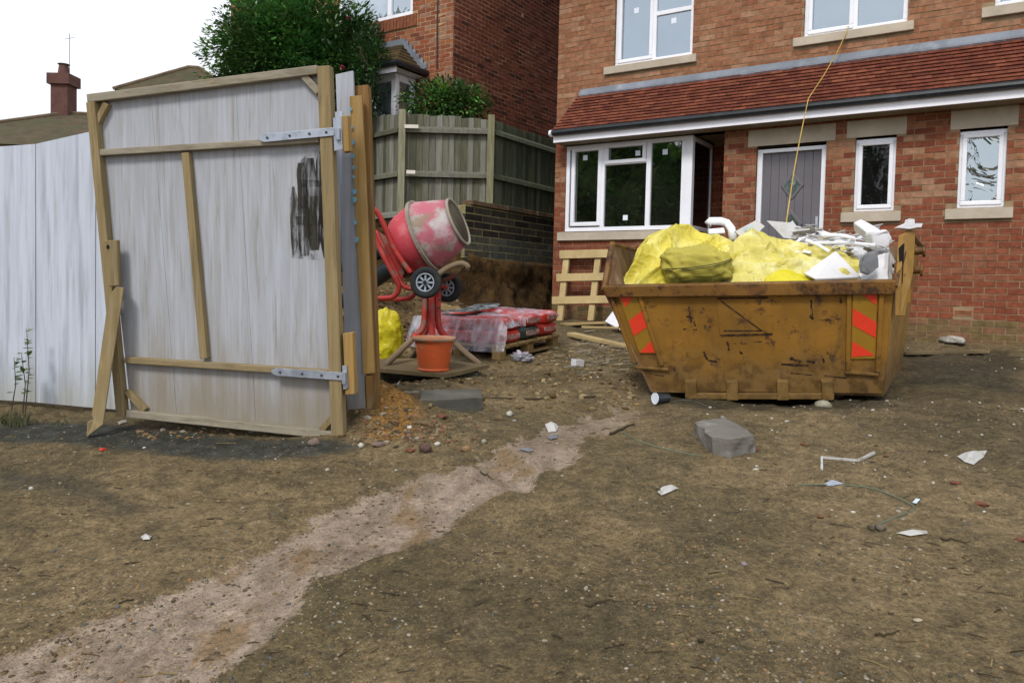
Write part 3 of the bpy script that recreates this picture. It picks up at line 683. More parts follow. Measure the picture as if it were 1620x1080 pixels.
def bank():
    path = [Vector(p) for p in ((-.72, 3.6), (-.72, 1.2), (-.74, .2), (-.78, -.7), (-1.05, -1.15), (-1.9, -1.35), (-3.4, -1.7), (-6.5, -2.4))]
    tops = [1.63, 1.63, 1.63, 1.65, 1.8, 2.05, 2.2, 2.3]
    pts, tp = [], []
    for i in range(len(path) - 1):
        n = max(2, int((path[i + 1] - path[i]).length / .06))
        for k in range(n):
            f = k / n; pts.append(path[i].lerp(path[i + 1], f)); tp.append(tops[i] * (1 - f) + tops[i + 1] * f)
    pts.append(path[-1]); tp.append(tops[-1])
    b = MB(); nr_ = 26; vs, fs = [], []
    for i, p in enumerate(pts):
        t = (pts[min(i + 1, len(pts) - 1)] - pts[max(i - 1, 0)]).normalized(); out = Vector((-t.y, t.x))    # towards the site
        for k in range(nr_):
            f = k / (nr_ - 1)
            if f < .8: h = f / .8; z = .6 + (tp[i] - .6) * h; o_ = .30 * (1 - h) ** 1.6
            else: h = (f - .8) / .2; z = tp[i] + .015 * h; o_ = -.45 * h
            q = HM @ Vector((p.x + out.x * o_, p.y + out.y * o_, z))
            nv = noise.fractal(q * 2.2, 1.0, 2.0, 4) * .11 + noise.noise(q * 9) * .035
            d = (HM.to_3x3() @ Vector((out.x, out.y, 0))) * nv * (1 if f < .8 else .4); d.z += noise.noise(q * 7 + Vector((5, 1, 2))) * .03
            vs.append(q + d)
    for i in range(len(pts) - 1):
        for k in range(nr_ - 1): fs.append((i * nr_ + k, (i + 1) * nr_ + k, (i + 1) * nr_ + k + 1, i * nr_ + k + 1))
    b.add(vs, fs); return structure(b.build('earth_bank', M_EARTH, smooth=True))
bank()
gp = [HM @ Vector(p) for p in ((-1.12, 7, 1.2), (-1.12, -.75, 1.2), (-1.5, -1.0, 1.2), (-2.2, -1.15, 1.2), (-4, -1.6, 1.2), (-13, -3.0, 1.2), (-13, 20, 1.2), (-1.12, 20, 1.2))]
b = MB(); b.prism(gp, (0, 0, 1.02)); structure(b.build('garden_terrace', M_EARTH))

rw = thing('retaining_wall', 'dark blue-grey block retaining wall below the timber fence', 'wall', HO, HA)
TR_ = Matrix.Translation((-.92, -1.05, 0)) @ Matrix.Rotation(math.pi / 2, 4, 'Z')
core = MB(); core.M = TR_; core.box(0, 4.6, .004, .2, 1.35, 2.44); core = core.build('mortar', M_MORTAR3, rw)
brickwork(core, TR_, 4.6, 1.45, 2.45, [], M_BLOCKW, lambda z: ['#2b2723', '#322d28', '#25221f', '#38322b', '#3d372e'] if z > 1.95 else ['#43453f', '#4a4a42', '#3c3e3a', '#504f45', '#48443a'], bl=.45, bh=.11, gap=.014, depth=.1, name='block')
cp = MB(); cp.M = TR_; cp.col = lin('#5a4a36')
for k in range(5): cp.box(.12 + k * .46, .12 + k * .46 + .445, -.05, .17, 2.452, 2.535)
cp = None
for k in range(8):
    part('coping_block', M_BLOCKW, rw, lambda b: (setattr(b, 'M', TR_), setattr(b, 'col', pal(['#5c4a38', '#4c4237', '#63523f'])), b.box(.14 + k * .46, .14 + k * .46 + .445, -.04 + random.uniform(-.02, .02), .17, 2.452, 2.525 + random.uniform(-.01, .012))), bevel=.01)

# timber fence, board by board
F1 = W(635, 300, 12.5); F2 = W(775, 300, 12.5); FL = W(590, 300, 13.1)
F1.z = F2.z = FL.z = 0
FE = F1 + (FL - F1) * 5; FR = F2 + (HM.to_3x3() @ Vector((0, 1, 0))) * 4.6
fence = thing('timber_fence', 'weathered grey-green close-board timber fence on top of the retaining wall', 'fence', F1)
FT = Matrix.Translation(F1).inverted()
def fence_run(A, B, zt0, zt1, zb0, zb1, shade, posts):
    d = B - A; L = d.length; d.normalize(); n = Vector((d.y, -d.x, 0))        # towards the site
    if n.dot(CAM - A) < 0: n = -n
    x = .0; k = 0
    while x < L - .02:
        wd = random.uniform(.092, .108)
        f = x / L; zt = zt0 + (zt1 - zt0) * f + random.uniform(-.018, .018); zb = zb0 + (zb1 - zb0) * f
        c = pal(shade, .14); a = A + d * x; e = A + d * min(x + wd + .012, L)
        def mk(b, a=a, e=e, c=c, zt=zt, zb=zb):
            b.M = FT; b.col = c; o1 = n * .006; o2 = n * .022; tl_ = random.uniform(-.008, .008)
            b.hexa([a + Vector((0, 0, zb)), e + Vector((0, 0, zb)), e + o2 + Vector((0, 0, zb)), a + o1 + Vector((0, 0, zb)),
                    a + Vector((0, 0, zt)), e + Vector((0, 0, zt + tl_)), e + o2 + Vector((0, 0, zt + tl_)), a + o1 + Vector((0, 0, zt))])
        part('board', M_FENCE, fence, mk, fix=True); x += wd
    for z in (3.70, 3.0, 2.35):
        part('rail', M_FENCE, fence, lambda b: (setattr(b, 'M', FT), setattr(b, 'col', pal(shade)),
            b.hexa([A + n * .026 + Vector((0, 0, z - .05)), B + n * .026 + Vector((0, 0, z - .05)), B + n * .095 + Vector((0, 0, z - .05)), A + n * .095 + Vector((0, 0, z - .05)),
                    A + n * .026 + Vector((0, 0, z + .055)), B + n * .026 + Vector((0, 0, z + .055)), B + n * .085 + Vector((0, 0, z + .012)), A + n * .085 + Vector((0, 0, z + .012))])))
GREY_ = ['#8d8a7b', '#86856f', '#979587', '#7b7c66', '#94917c', '#8b877c']; GREEN = ['#6c7259', '#747963', '#666d58', '#7d8069', '#5d6552']
GREY = ['#68675a', '#5d5c4d', '#76756a', '#515144', '#6e6c5f', '#646259', '#7b7a71']; GREEN = ['#464b3a', '#4f5344', '#3f4436', '#55594a', '#393f32']  # the right run's boards are coloured darker to paint in its shade
fence_run(F1, FE, 3.97, 4.25, 2.0, 2.2, GREY, 1); fence_run(F1, F2, 3.96, 3.90, 2.0, 2.2, GREY, 1); fence_run(F2, FR, 3.90, 3.86, 2.3, 2.3, GREEN, 1)
for P, zt in ((F1, 4.0), (F2, 3.95), (F2 + (FR - F2) * .55, 3.9), (F1 + (FE - F1) * .45, 4.1)):
    q = P + (CAM - P).normalized() * .07; q.z = 0
    part('post', M_FENCE, fence, lambda b: (setattr(b, 'col', pal(['#77745c', '#7e7b66'])), setattr(b, 'M', FT), b.box(q.x - .055, q.x + .055, q.y - .055, q.y + .055, 1.7, zt)), bevel=.008)
M_PALE = surf('fresh_cut_wood', lin('#d8d2c6'), rough=.8, bump=.1, var=.1)
for q, s in ((W(651, 200, 12.32), .11), (W(650, 272, 12.32), .07)):
    part('pale_cut_end', M_PALE, fence, lambda b: (setattr(b, 'M', FT), b.box(q.x - s, q.x + s, q.y - .01, q.y + .02, q.z - .03, q.z + .025)))

# ---- leafy bushes
M_LEAF = None
def leaf_material(name, gloss=.35):
    t = NT(name); v = t.coords('World'); a = t.attr('Col')
    c = t.mix(1.0, a, t.mix(t.ramp(t.noise(v, 1.5, 3), .35, .65), (.75, .8, .7), (1.2, 1.15, 1.0)), 'MULTIPLY')
    p = t.pbsdf(c, gloss, None, 0, .5)
    tr = t.n('ShaderNodeBsdfTranslucent'); t.l(c, tr.inputs[0]); mx = t.n('ShaderNodeMixShader'); mx.inputs[0].default_value = .18
    t.l(p.outputs[0], mx.inputs[1]); t.l(tr.outputs[0], mx.inputs[2]); return t.done(mx)
M_LEAF = leaf_material('evergreen_leaves'); M_BARK = surf('bark', lin('#4a4034'), rough=.95, bump=.8, bscale=25, bdist=.01)
def leaf(b, p, d, up, L, wd):
    d = d.normalized(); s = d.cross(up)
    if s.length < 1e-3: s = d.orthogonal()
    s.normalize(); n = s.cross(d)
    b.add([p, p + d * L * .45 + s * wd * .5 + n * wd * .12, p + d * L - n * wd * .1, p + d * L * .45 - s * wd * .5 + n * wd * .12, p + d * L * .5 - n * wd * .08], [(0, 1, 4), (1, 2, 4), (2, 3, 4), (3, 0, 4)])
def rv(): 
    while True:
        v = Vector((random.uniform(-1, 1), random.uniform(-1, 1), random.uniform(-1, 1)))
        if .05 < v.length < 1: return v
def bush(name, label, c, rad, n_clump, n_leaf, size, cols, trunk_z, clump_r=.28, sprigs=8):
    t = thing(name, label, 'bush', (c.x, c.y, trunk_z)); inv = Matrix.Translation((-c.x, -c.y, -trunk_z))
    b = MB(); b.M = inv; cl = []
    for k in range(n_clump):
        d = rv().normalized(); rr = (random.uniform(.45, 1.0) ** .5 if k % 3 else random.uniform(.2, .75)) * (1 + .16 * noise.noise(d * 2.3 + c))
        cl.append(c + Vector((d.x * rad[0], d.y * rad[1], d.z * rad[2])) * rr)
    for k in range(sprigs):
        d = rv().normalized(); d.z = abs(d.z) * .8
        cl.append(c + Vector((d.x * rad[0], d.y * rad[1], d.z * rad[2])) * random.uniform(1.02, 1.12))
    for i, q in enumerate(cl):
        base = tuple(x * 1.4 for x in lin(random.choice(cols))); base = tuple(x * random.uniform(.75, 1.2) for x in base); m_ = n_leaf if i < n_clump else n_leaf // 4; cr = clump_r if i < n_clump else clump_r * .55
        for k in range(m_):
            o_ = rv(); p = q + o_ * cr; f = random.uniform(.7, 1.35); b.col = tuple(x * f for x in base)
            d = (o_.normalized() * .8 + (p - c).normalized() * .8 + rv() * .7 + Vector((0, 0, -.15)))
            leaf(b, p, d, Vector((0, 0, 1)) + rv() * .6, size * random.uniform(.55, 1.45), size * .5 * random.uniform(.8, 1.2))
    stuff(b.build('crown', M_LEAF, t, fix=False))
    s = MB(); s.M = inv
    s.tube([(c.x, c.y, trunk_z - .1), (c.x + .04, c.y, (trunk_z + c.z) / 2), (c.x - .05, c.y + .05, c.z + rad[2] * .3)], [.07, .05, .02], 7)
    for k in range(9):
        q = random.choice(cl); st = Vector((c.x, c.y, trunk_z + (c.z - trunk_z) * random.uniform(.3, 1.0))); s.tube([st, st.lerp(q, .5) + Vector((0, 0, .08)), q], [.03, .02, .008], 5)
    s.build('trunk', M_BARK, t); return t, inv
c = W(465, 112, 13.6)
GREENS = ['#3d6130', '#345628', '#4b7036', '#2b4a24', '#587a3c', '#243f20', '#385a2e', '#66824a']
bt, binv = bush('camellia_bush', 'big rounded dark green camellia bush with a few pink blooms behind the gate', c, (1.45, .95, 1.45), 440, 130, .088, GREENS, 2.2, .27, 34)
M_PETAL = surf('pink_petal', lin('#a84858'), rough=.6, bump=0, var=.25, vscale=40)
for px, py in ((542, 107), (552, 30)):
    q = W(px, py, 12.75 if py > 90 else 13.2)
    fl = MB(); fl.M = binv
    for k in range(14):
        d = rv().normalized(); d.y = -abs(d.y); leaf(fl, q, d + Vector((0, -.4, 0)), rv(), .055, .05)
    fl.build('bloom', M_PETAL, bt)
c2 = W(704, 163, 12.85); bush('laurel_bush', 'low glossy laurel bush peeping over the fence by the brick corner', c2, (.66, .24, .31), 60, 62, .08, GREENS + ['#5c7a44'], 2.2, .17, 14)
c3 = W(600, 100, 12.9); bush('ivy_clump', 'dark ivy hanging beside the gate post', W(583, 105, 12.8), (.22, .25, .75), 34, 60, .07, ['#1d351c', '#24421f', '#2c4a26'], 2.2, .17, 4)

# ---- far houses over the hoarding
M_FARTILE = surf('far_roof_tile', lin('#4c4232'), [(lin('#42452c'), 2, .45, .6, .7), (lin('#5d4a38'), 1.2, .5, .7, .6)], rough=.95, bump=.4, bscale=6, bdist=.05, coord='World')
M_FARRIDGE = surf('far_ridge_tile', lin('#6d5d4a'), rough=.9)
M_RENDERW = surf('far_render', lin('#b7b2a6'), rough=.9)
M_FARBRICK = surf('far_brick', lin('#5f423b'), [(lin('#3c2e2e'), 3, .5, .7, .6)], rough=.9, coord='World')
def far_house(label, peak, ridge_dir, ridge_len, half, drop, chim=None):
    p = Vector(peak); d = Vector(ridge_dir).normalized(); n = Vector((-d.y, d.x, 0)); base = p.z - drop
    t = thing('far_house', label, 'house', (p.x, p.y, 0)); T = Matrix.Translation((-p.x, -p.y, 0))
    a, b_ = p, p + d * ridge_len
    c_ = [a - d * half - n * half, b_ + d * half - n * half, b_ + d * half + n * half, a - d * half + n * half]
    c_ = [Vector((q.x, q.y, base)) for q in c_]
    part('wall', M_RENDERW, t, lambda b: (setattr(b, 'M', T), b.prism([Vector((q.x + (p.x + d.x * ridge_len / 2 - q.x) * .06, q.y + (p.y + d.y * ridge_len / 2 - q.y) * .06, -2)) for q in c_], (0, 0, base + 2.0))))
    rf = part('roof', M_FARTILE, t, lambda b: (setattr(b, 'M', T), b.add(c_ + [a, b_], [(0, 1, 5, 4), (1, 2, 5), (2, 3, 4, 5), (3, 0, 4), (3, 2, 1, 0)])))
    M_H = M_FARTILE
    part('ridge_tiles', M_FARRIDGE, rf, lambda b: (setattr(b, 'M', T), [b.tube([x_ + Vector((0, 0, .03)), y_ + Vector((0, 0, .03))], .06, 6) for x_, y_ in ((a, b_), (a, c_[0]), (a, c_[3]), (b_, c_[1]))]))
    if chim:
        ch = part('chimney', M_FARBRICK, t, lambda b: (setattr(b, 'M', T), b.box(chim.x - .29, chim.x + .29, chim.y - .29, chim.y + .29, p.z - 1.0, chim.z - .35), b.box(chim.x - .38, chim.x + .38, chim.y - .38, chim.y + .38, chim.z - .36, chim.z)))
        part('pot', M_FARBRICK, ch, lambda b: (setattr(b, 'M', T), b.lathe([(.2, 0), (.15, .35), (.2, .4)], 12, Matrix.Translation((chim.x, chim.y, chim.z - .01)))))
        part('aerial', M_LEAD, ch, lambda b: (setattr(b, 'M', T), b.tube([(chim.x + .2, chim.y, chim.z - .5), (chim.x + .2, chim.y, chim.z + 1.45)], .012, 5), b.tube([(chim.x + .02, chim.y, chim.z + 1.25), (chim.x + .38, chim.y, chim.z + 1.32)], .008, 5)))
pk = W(104, 180, 27.0); far_house('far house with a hipped mossy roof and brick chimney over the hoarding', pk, (1, .1, 0), 4.0, 3.6, 1.7, W(101, 120, 27.0))
pk = W(298, 107, 31.0); far_house('far house roof just showing between the gate top and camellia', pk, (1, .15, 0), .4, 2.1, 1.5)

# evergreens in the next garden: out of the frame, but the bay window mirrors them
TR_SPOTS = ((-8.0, 8.0, 5.4, 'evergreen tree beyond the hoarding, nearest the houses'), (-8.9, 6.0, 6.0, 'tall evergreen tree just beyond the hoarding'), (-11.2, 7.0, 5.6, 'evergreen tree farthest away beyond the hoarding'),
            (-9.4, 3.4, 5.6, 'evergreen tree at the roadside end of the hoarding'), (-9.6, -4.5, 6.4, 'unseen evergreen tree across the road, added to darken a window reflection'))  # road tree is added out of view to darken the small window's reflection
for x, y, h, lb_ in TR_SPOTS:
    bush('evergreen_tree', lb_, Vector((x, y, 1.0 + h / 2 - .6)), (1.45, 1.35, h / 2), 150, 60, .30, GREENS, .4, .55, 8)[0]['category'] = 'tree'
# ------------------------------------------------------------------ hoarding, gate, post, prop
M_PLYW = surf('whitewashed_ply', lin('#bdc4d2'), [(lin('#8f939c'), 1.6, .46, .66, .6, (9, 9, .6)), (lin('#c9d0de'), 2.5, .5, .7, .6, (12, 12, .5)), (lin('#6d6a62'), 2.0, .64, .74, .55, (40, 40, 1.5)), (lin('#7c775f'), 1.3, .60, .80, .5)],
              rough=.9, bump=.35, bscale=10, bdist=.003, coord='World', stretch=(12, 12, .7), var=.08, vscale=2, spec=.2)
M_PLYG = surf('weathered_gate_ply', lin('#a6a9b1'), [(lin('#94948f'), 1.5, .44, .64, .5, (26, 26, .7)), (lin('#b6bcc9'), 2.2, .48, .7, .5, (18, 18, .5)), (lin('#7d7360'), 1.1, .54, .76, .6), (lin('#5f5a50'), 2.0, .64, .74, .5, (70, 70, 1.6)), (lin('#8a7650'), 2.6, .62, .78, .5)],
              rough=.9, bump=.35, bscale=10, bdist=.003, coord='World', stretch=(30, 30, .9), var=.06, vscale=1, spec=.2)
def add_splash(mat, z_lo, z_hi, col, k):
    "mud splashed up the foot of a sheet, with a ragged upper edge"
    t = NT.__new__(NT); t.m = mat; t.t = mat.node_tree; p = [n for n in t.t.nodes if n.type == 'BSDF_PRINCIPLED'][0]
    src = p.inputs['Base Color'].links[0].from_socket; v = t.coords('World', (9, 9, 1)); g = t.n('ShaderNodeNewGeometry'); sx = t.n('ShaderNodeSeparateXYZ'); t.l(g.outputs['Position'], sx.inputs[0])
    f = t.ramp(t.math('ADD', sx.outputs[2], t.math('MULTIPLY', t.math('SUBTRACT', t.noise(v, .8, 6, .65), .5), 1.1)), z_lo, z_hi, k, 0); t.l(t.mix(f, src, lin(col)), p.inputs['Base Color'])
add_splash(M_PLYG, .35, 1.05, '#80735a', .75); add_splash(M_PLYW, .3, .75, '#8d8a72', .55)
def timber(name, col, dark, along='z'):
    st = {'z': (26, 26, 1.1), 'x': (1.1, 26, 26)}[along]; st2 = {'z': (70, 70, 2.5), 'x': (2.5, 70, 70)}[along]
    return surf(name, lin(col), [(lin(dark), 1.0, .46, .66, .6, st), (lin('#5a4a30'), 1.0, .60, .72, .55, st2), (lin('#b7a680'), 1.4, .55, .75, .4, st), (lin('#3d301c'), 6, .71, .75, .8), (lin('#8d897d'), 2, .5, .7, .35)],
                rough=.86, bump=.4, bscale=3, bdist=.003, coord='World', stretch=st, var=.12, vscale=1.2, spec=.2)
M_TIMB = timber('gate_timber', '#8b7a58', '#6b5d42'); M_TIMBH = timber('gate_rail_timber', '#8b7b5c', '#6b5d42', 'x'); M_TIMBG = timber('grey_gate_timber', '#928a7a', '#6f6655', 'x'); M_POST = timber('new_post_timber', '#9a7c4a', '#7d6339'); M_POSTD = timber('brown_post_timber', '#7f5f36', '#5e4526')
M_GALV = surf('galvanised_steel', lin('#aeb6c4'), [(lin('#828b99'), 12, .45, .65, .7)], rough=.42, bump=.15, bscale=60, metal=.55, var=.12, spec=.5)
M_BOLT = surf('bolt_steel', lin('#4b4d50'), rough=.5, bump=0, metal=.7)

def plate(quad, thick, off=0.0):
    "four world corners -> prism pushed back from the viewer by thick"
    q = [Vector(p) for p in quad]; n = (q[1] - q[0]).cross(q[3] - q[0]).normalized()
    if n.dot(q[0] - CAM) < 0: n = -n
    return [p + n * off for p in q], n * thick
# -- hoarding sheets
HB = [(-4.9, 5.55), (W(57, 640, 5.12).x, W(57, 640, 5.12).y), (W(151, 640, 4.95).x, W(151, 640, 4.95).y), (W(330, 640, 4.74).x, W(330, 640, 4.74).y), (W(536, 640, 4.56).x, W(536, 640, 4.56).y)]
hoard = thing('plywood_hoarding', 'whitewashed plywood hoarding running left from behind the gate', 'hoarding', (HB[2][0], HB[2][1], 0))
HT = Matrix.Translation((-HB[2][0], -HB[2][1], 0))
tops = [2.0, 2.065, 2.13, 2.16, 2.20]
for k in range(4):
    (ax, ay), (bx_, by_) = HB[k], HB[k + 1]; d = Vector((bx_ - ax, by_ - ay, 0)).normalized(); g_ = .005
    a = Vector((ax, ay, 0)) + d * g_; e = Vector((bx_, by_, 0)) - d * g_; n = Vector((-d.y, d.x, 0))
    za, zb = gh(ax, ay) + .03, gh(bx_, by_) + .03
    jit = random.uniform(-.008, .008)
    part('sheet', M_PLYW, hoard, lambda b: (setattr(b, 'M', HT), b.prism([a + Vector((0, 0, za)) + n * jit, e + Vector((0, 0, zb)), e + Vector((0, 0, tops[k + 1])), a + Vector((0, 0, tops[k])) + n * jit], n * .018)))
    part('stud', M_TIMB, hoard, lambda b: (setattr(b, 'M', HT), b.prism([a + n * .025 + Vector((0, 0, za)), a + n * .025 + d * .05 + Vector((0, 0, za)), a + n * .025 + d * .05 + Vector((0, 0, 1.95)), a + n * .025 + Vector((0, 0, 1.95))], n * .05)))
quad, off = plate([W(531, 118, 4.50), W(558, 112, 4.48), W(580, 690, 4.52), W(551, 693, 4.54)], .018)
part('end_strip', M_PLYG, hoard, lambda b: (setattr(b, 'M', HT), b.prism(quad, off)))
# -- gate post
post = thing('gate_post', 'upright gate post of two new timbers with blue paint specks', 'post', (W(590, 640, 4.7).x, W(590, 640, 4.7).y, 0))
PT = Matrix.Translation((-post.location.x, -post.location.y, 0))
q1, o1 = plate([W(553, 152, 4.46), W(572, 151, 4.46), W(592, 590, 4.50), W(574, 592, 4.50)], .045)
part('front_timber', M_POST, post, lambda b: (setattr(b, 'M', PT), b.prism(q1, o1)), bevel=.003)
q2, o2 = plate([W(561, 136, 4.53), W(583, 134, 4.53), W(599, 645, 4.57), W(583, 690, 4.57)], .09)
part('rear_timber', M_POSTD, post, lambda b: (setattr(b, 'M', PT), b.prism(q2, o2)), bevel=.003)
q3, o3 = plate([W(578, 595, 4.50), W(588, 594, 4.50), W(591, 640, 4.52), W(581, 660, 4.52)], .03)
part('packer', M_POSTD, post, lambda b: (setattr(b, 'M', PT), b.prism(q3, o3)))
M_BLUE = surf('blue_paint', lin('#5f93a8'), rough=.7, bump=0, var=.2)
for px, py in ((555, 173), (556, 201), (558, 225), (558, 247), (559, 265), (559, 280), (561, 303), (561, 316), (562, 352), (564, 379)):
    c = W(px, py, 4.452); r_ = random.uniform(.007, .014)
    part('paint_speck', M_BLUE, post, lambda b: (setattr(b, 'M', PT), b.prism([c + CR * (r_ * .8 * math.cos(a)) + CU * (r_ * 1.3 * math.sin(a)) for a in [k * math.pi / 4 + random.uniform(-.2, .2) for k in range(8)]], _fw * .006)))
# -- gate leaf
TLp, TRp, BRp, BLp = W(146, 152, 4.46), W(527, 104, 4.17), W(549, 692, 4.33), W(203, 660, 4.58)
GN = ((TRp - TLp).cross(BLp - TLp)).normalized()
if GN.dot(CAM - TLp) < 0: GN = -GN
GC = (TLp + TRp + BRp + BLp) / 4
def gp_(px, py, lift=0.0): return onplane(px, py, GC, GN) + GN * lift
gate = thing('site_gate', 'open site gate of whitewashed plywood on a timber frame with black paint daub', 'gate', (gp_(370, 676).x, gp_(370, 676).y, 0))
GT = Matrix.Translation((-gate.location.x, -gate.location.y, 0))
def gpart(name, mat, fn, **k):
    b = MB(GT); fn(b); return b.build(name, mat, gate, **k)
def member(name, a, b_, wpx, thick=.045, mat=None, lift=0.0):
    A, B = gp_(*a), gp_(*b_); s = GN.cross(B - A).normalized()
    return gpart(name, mat or M_TIMB, lambda b: b.beam(A, B, s, wpx / FPX * 4.4, GN, thick, lift), bevel=.004)
# the skin is three sheets set edge to edge
for xa0, xa1, xb0, xb1 in ((152, 238, 208, 280), (238.4, 372, 280.4, 405), (372.4, 520, 405.4, 541)):
    ya = lambda x: 156 - (x - 146) * .126
    yb = lambda x: 655 + (x - 203) * .092
    gpart('ply_sheet', M_PLYG, lambda b: b.prism([gp_(xa0, ya(xa0)), gp_(xa1, ya(xa1)), gp_(xb1, yb(xb1)), gp_(xb0, yb(xb0))], -GN * .018))
member('stile', (152, 164), (199, 656), 15, .05); member('stile', (518, 108), (540, 690), 20, .055)
member('top_rail', (146, 158), (507, 113), 13, .045, M_TIMBG)
member('rail', (161, 243), (509, 222), 10, .042, M_TIMBG); member('rail', (204, 568), (527, 589), 10, .042, M_TIMBH); member('bottom_rail', (207, 652), (530, 686), 12, .045, M_TIMBG)
member('muntin', (299, 243), (328, 566), 13, .04)
member('brace', (156, 200), (174, 165), 10, .035); member('brace', (484, 122), (508, 148), 11, .035, M_TIMBG); member('brace', (205, 617), (234, 648), 11, .035); member('brace', (511, 679), (531, 657), 10, .035)
lb = gpart('latch_block', M_TIMB, lambda b: b.prism([gp_(180, 381, .052), gp_(200, 380, .052), gp_(203, 451, .052), gp_(186, 452, .052)], GN * .03), bevel=.004)
hc = gp_(187, 391, .083); hb = MB(GT); hb.prism([hc + CR * (.009 * math.cos(k * math.pi / 5)) + CU * (.013 * math.sin(k * math.pi / 5)) for k in range(10)], GN * .002); hb.build('latch_hole', M_DARKIN, lb)
for (a, b_, wd, yy) in (((418, 222), (536, 211), 12, 214), ((438, 585), (554, 593), 12, 592)):
    A, B = gp_(*a, .058), gp_(*b_, .058); s = GN.cross(B - A).normalized() * (wd / FPX * 4.4 / 2); t = (B - A).normalized()
    hg = gpart('strap_hinge', M_GALV, lambda b: b.prism([A + s * .4, A + t * .03 + s, B + s, B - s, A + t * .03 - s, A - s * .4], GN * .005), bevel=.001)
    for f in (.12, .42, .68, .9):
        q = A.lerp(B, f); bb = MB(GT); bb.lathe([(.007, 0), (.007, .004), (.003, .007)], 8, Matrix.Translation(q + GN * .005) @ GN.to_track_quat('Z', 'Y').to_matrix().to_4x4()); bb.build('bolt', M_BOLT, hg)
for nm, q in (('hinge_block', [(546, 186), (556, 185), (558, 241), (548, 243)]), ('hinge_block', [(548, 526), (563, 524), (567, 621), (552, 622)])):
    gpart(nm, M_POST, lambda b: b.prism([gp_(x, y, .0) for x, y in q], GN * .05), bevel=.004)
for q in ([(534, 190), (546, 187), (549, 238), (536, 241)], [(548, 576), (555, 575), (557, 611), (550, 613)]):
    gpart('hinge_plate', M_GALV, lambda b: (b.prism([gp_(x, y, .053) for x, y in q], GN * .006), b.tube([gp_(q[1][0] - 3, (q[0][1] + q[3][1]) / 2 - 9, .068), gp_(q[1][0] - 3, (q[0][1] + q[3][1]) / 2 + 9, .068)], .012, 8)))
# black paint daub: overlapping brush strokes
def stroke_mat():
    t = NT('black_brush_paint'); v = t.coords('World', (45, 45, 2.2)); v2 = t.coords('World')
    al = t.math('MULTIPLY', t.ramp(t.noise(v, 1.0, 5, .6), .30, .62), t.ramp(t.noise(v2, 9, 3),   .2, .6, .6, .97))
    p = t.pbsdf(t.mix(t.ramp(t.noise(v, .7), .4, .6), lin('#1f1e1a'), lin('#3a372f')), .75, None, 0, .25)
    tr = t.n('ShaderNodeBsdfTransparent'); mx = t.n('ShaderNodeMixShader'); t.l(al, mx.inputs[0]); t.l(tr.outputs[0], mx.inputs[1]); t.l(p.outputs[0], mx.inputs[2]); return t.done(mx)
M_STROKE = stroke_mat()
pb = MB(GT)
def smudge_mat():
    t = NT('thin_black_smudge'); v = t.coords('World', (14, 14, 5)); al = t.ramp(t.noise(v, 1.2, 6, .7), .42, .7, 0, .62)
    p = t.pbsdf(lin('#2b2a27'), .85, None, 0, .2); tr = t.n('ShaderNodeBsdfTransparent'); mx = t.n('ShaderNodeMixShader'); t.l(al, mx.inputs[0]); t.l(tr.outputs[0], mx.inputs[1]); t.l(p.outputs[0], mx.inputs[2]); return t.done(mx)
sg = MB(GT); sg.add([gp_(x, y, .0009) for x, y in ((457, 300), (466, 262), (482, 248), (500, 236), (519, 232), (524, 300), (525, 410), (506, 412), (484, 410), (462, 408))], [tuple(range(10))]); sg.build('paint_smudge', smudge_mat(), gate)
for k, (x0, x1, y0, y1) in enumerate(((459, 469, 296, 404), (469, 485, 258, 330), (471, 489, 290, 406), (483, 500, 250, 372), (487, 506, 310, 396), (500, 513, 240, 345), (504, 522, 238, 360), (507, 523, 330, 408), (470, 522, 284, 296), (468, 521, 342, 356))):
    n_ = 7; L_, R_ = [], []
    for i in range(n_):
        f = i / (n_ - 1); yy = y0 + (y1 - y0) * f; wob = random.uniform(-1.2, 1.2); cut = 3 if i in (0, n_ - 1) and x1 - x0 < 30 else 0
        L_.append(gp_(x0 + wob + cut + f * 2, yy, .0012 + k * .0003)); R_.append(gp_(x1 + random.uniform(-1.2, 1.2) - cut + f * 2, yy + random.uniform(-2, 2), .0012 + k * .0003))
    for i in range(n_ - 1): pb.add([L_[i], R_[i], R_[i + 1], L_[i + 1]], [(0, 1, 2, 3)])
pb.build('paint_daub', M_STROKE, gate)
# prop
foot = onz(140, 690, gh(-2.4, 4.38) + .005); top_ = W(186, 455, 4.44)
prop = MB(Matrix.Translation(-foot)); A, B = foot + Vector((.0, .0, 0)), top_
s = (B - A).cross(_fw).normalized()
e1 = [W(137, 691, foot.y), W(163, 671, foot.y + .02), W(196, 455, 4.42), W(184, 453, 4.42), W(172, 468, 4.42), W(145, 657, foot.y + .03), W(148, 664, foot.y + .02), W(138, 668, foot.y)]
prop.prism(e1, _fw * .045 + CR * -.02)
po = prop.build('prop_board', M_TIMB, bevel=.003); po.location = foot; tag(po, 'slanting timber board propping the free edge of the gate', 'board')
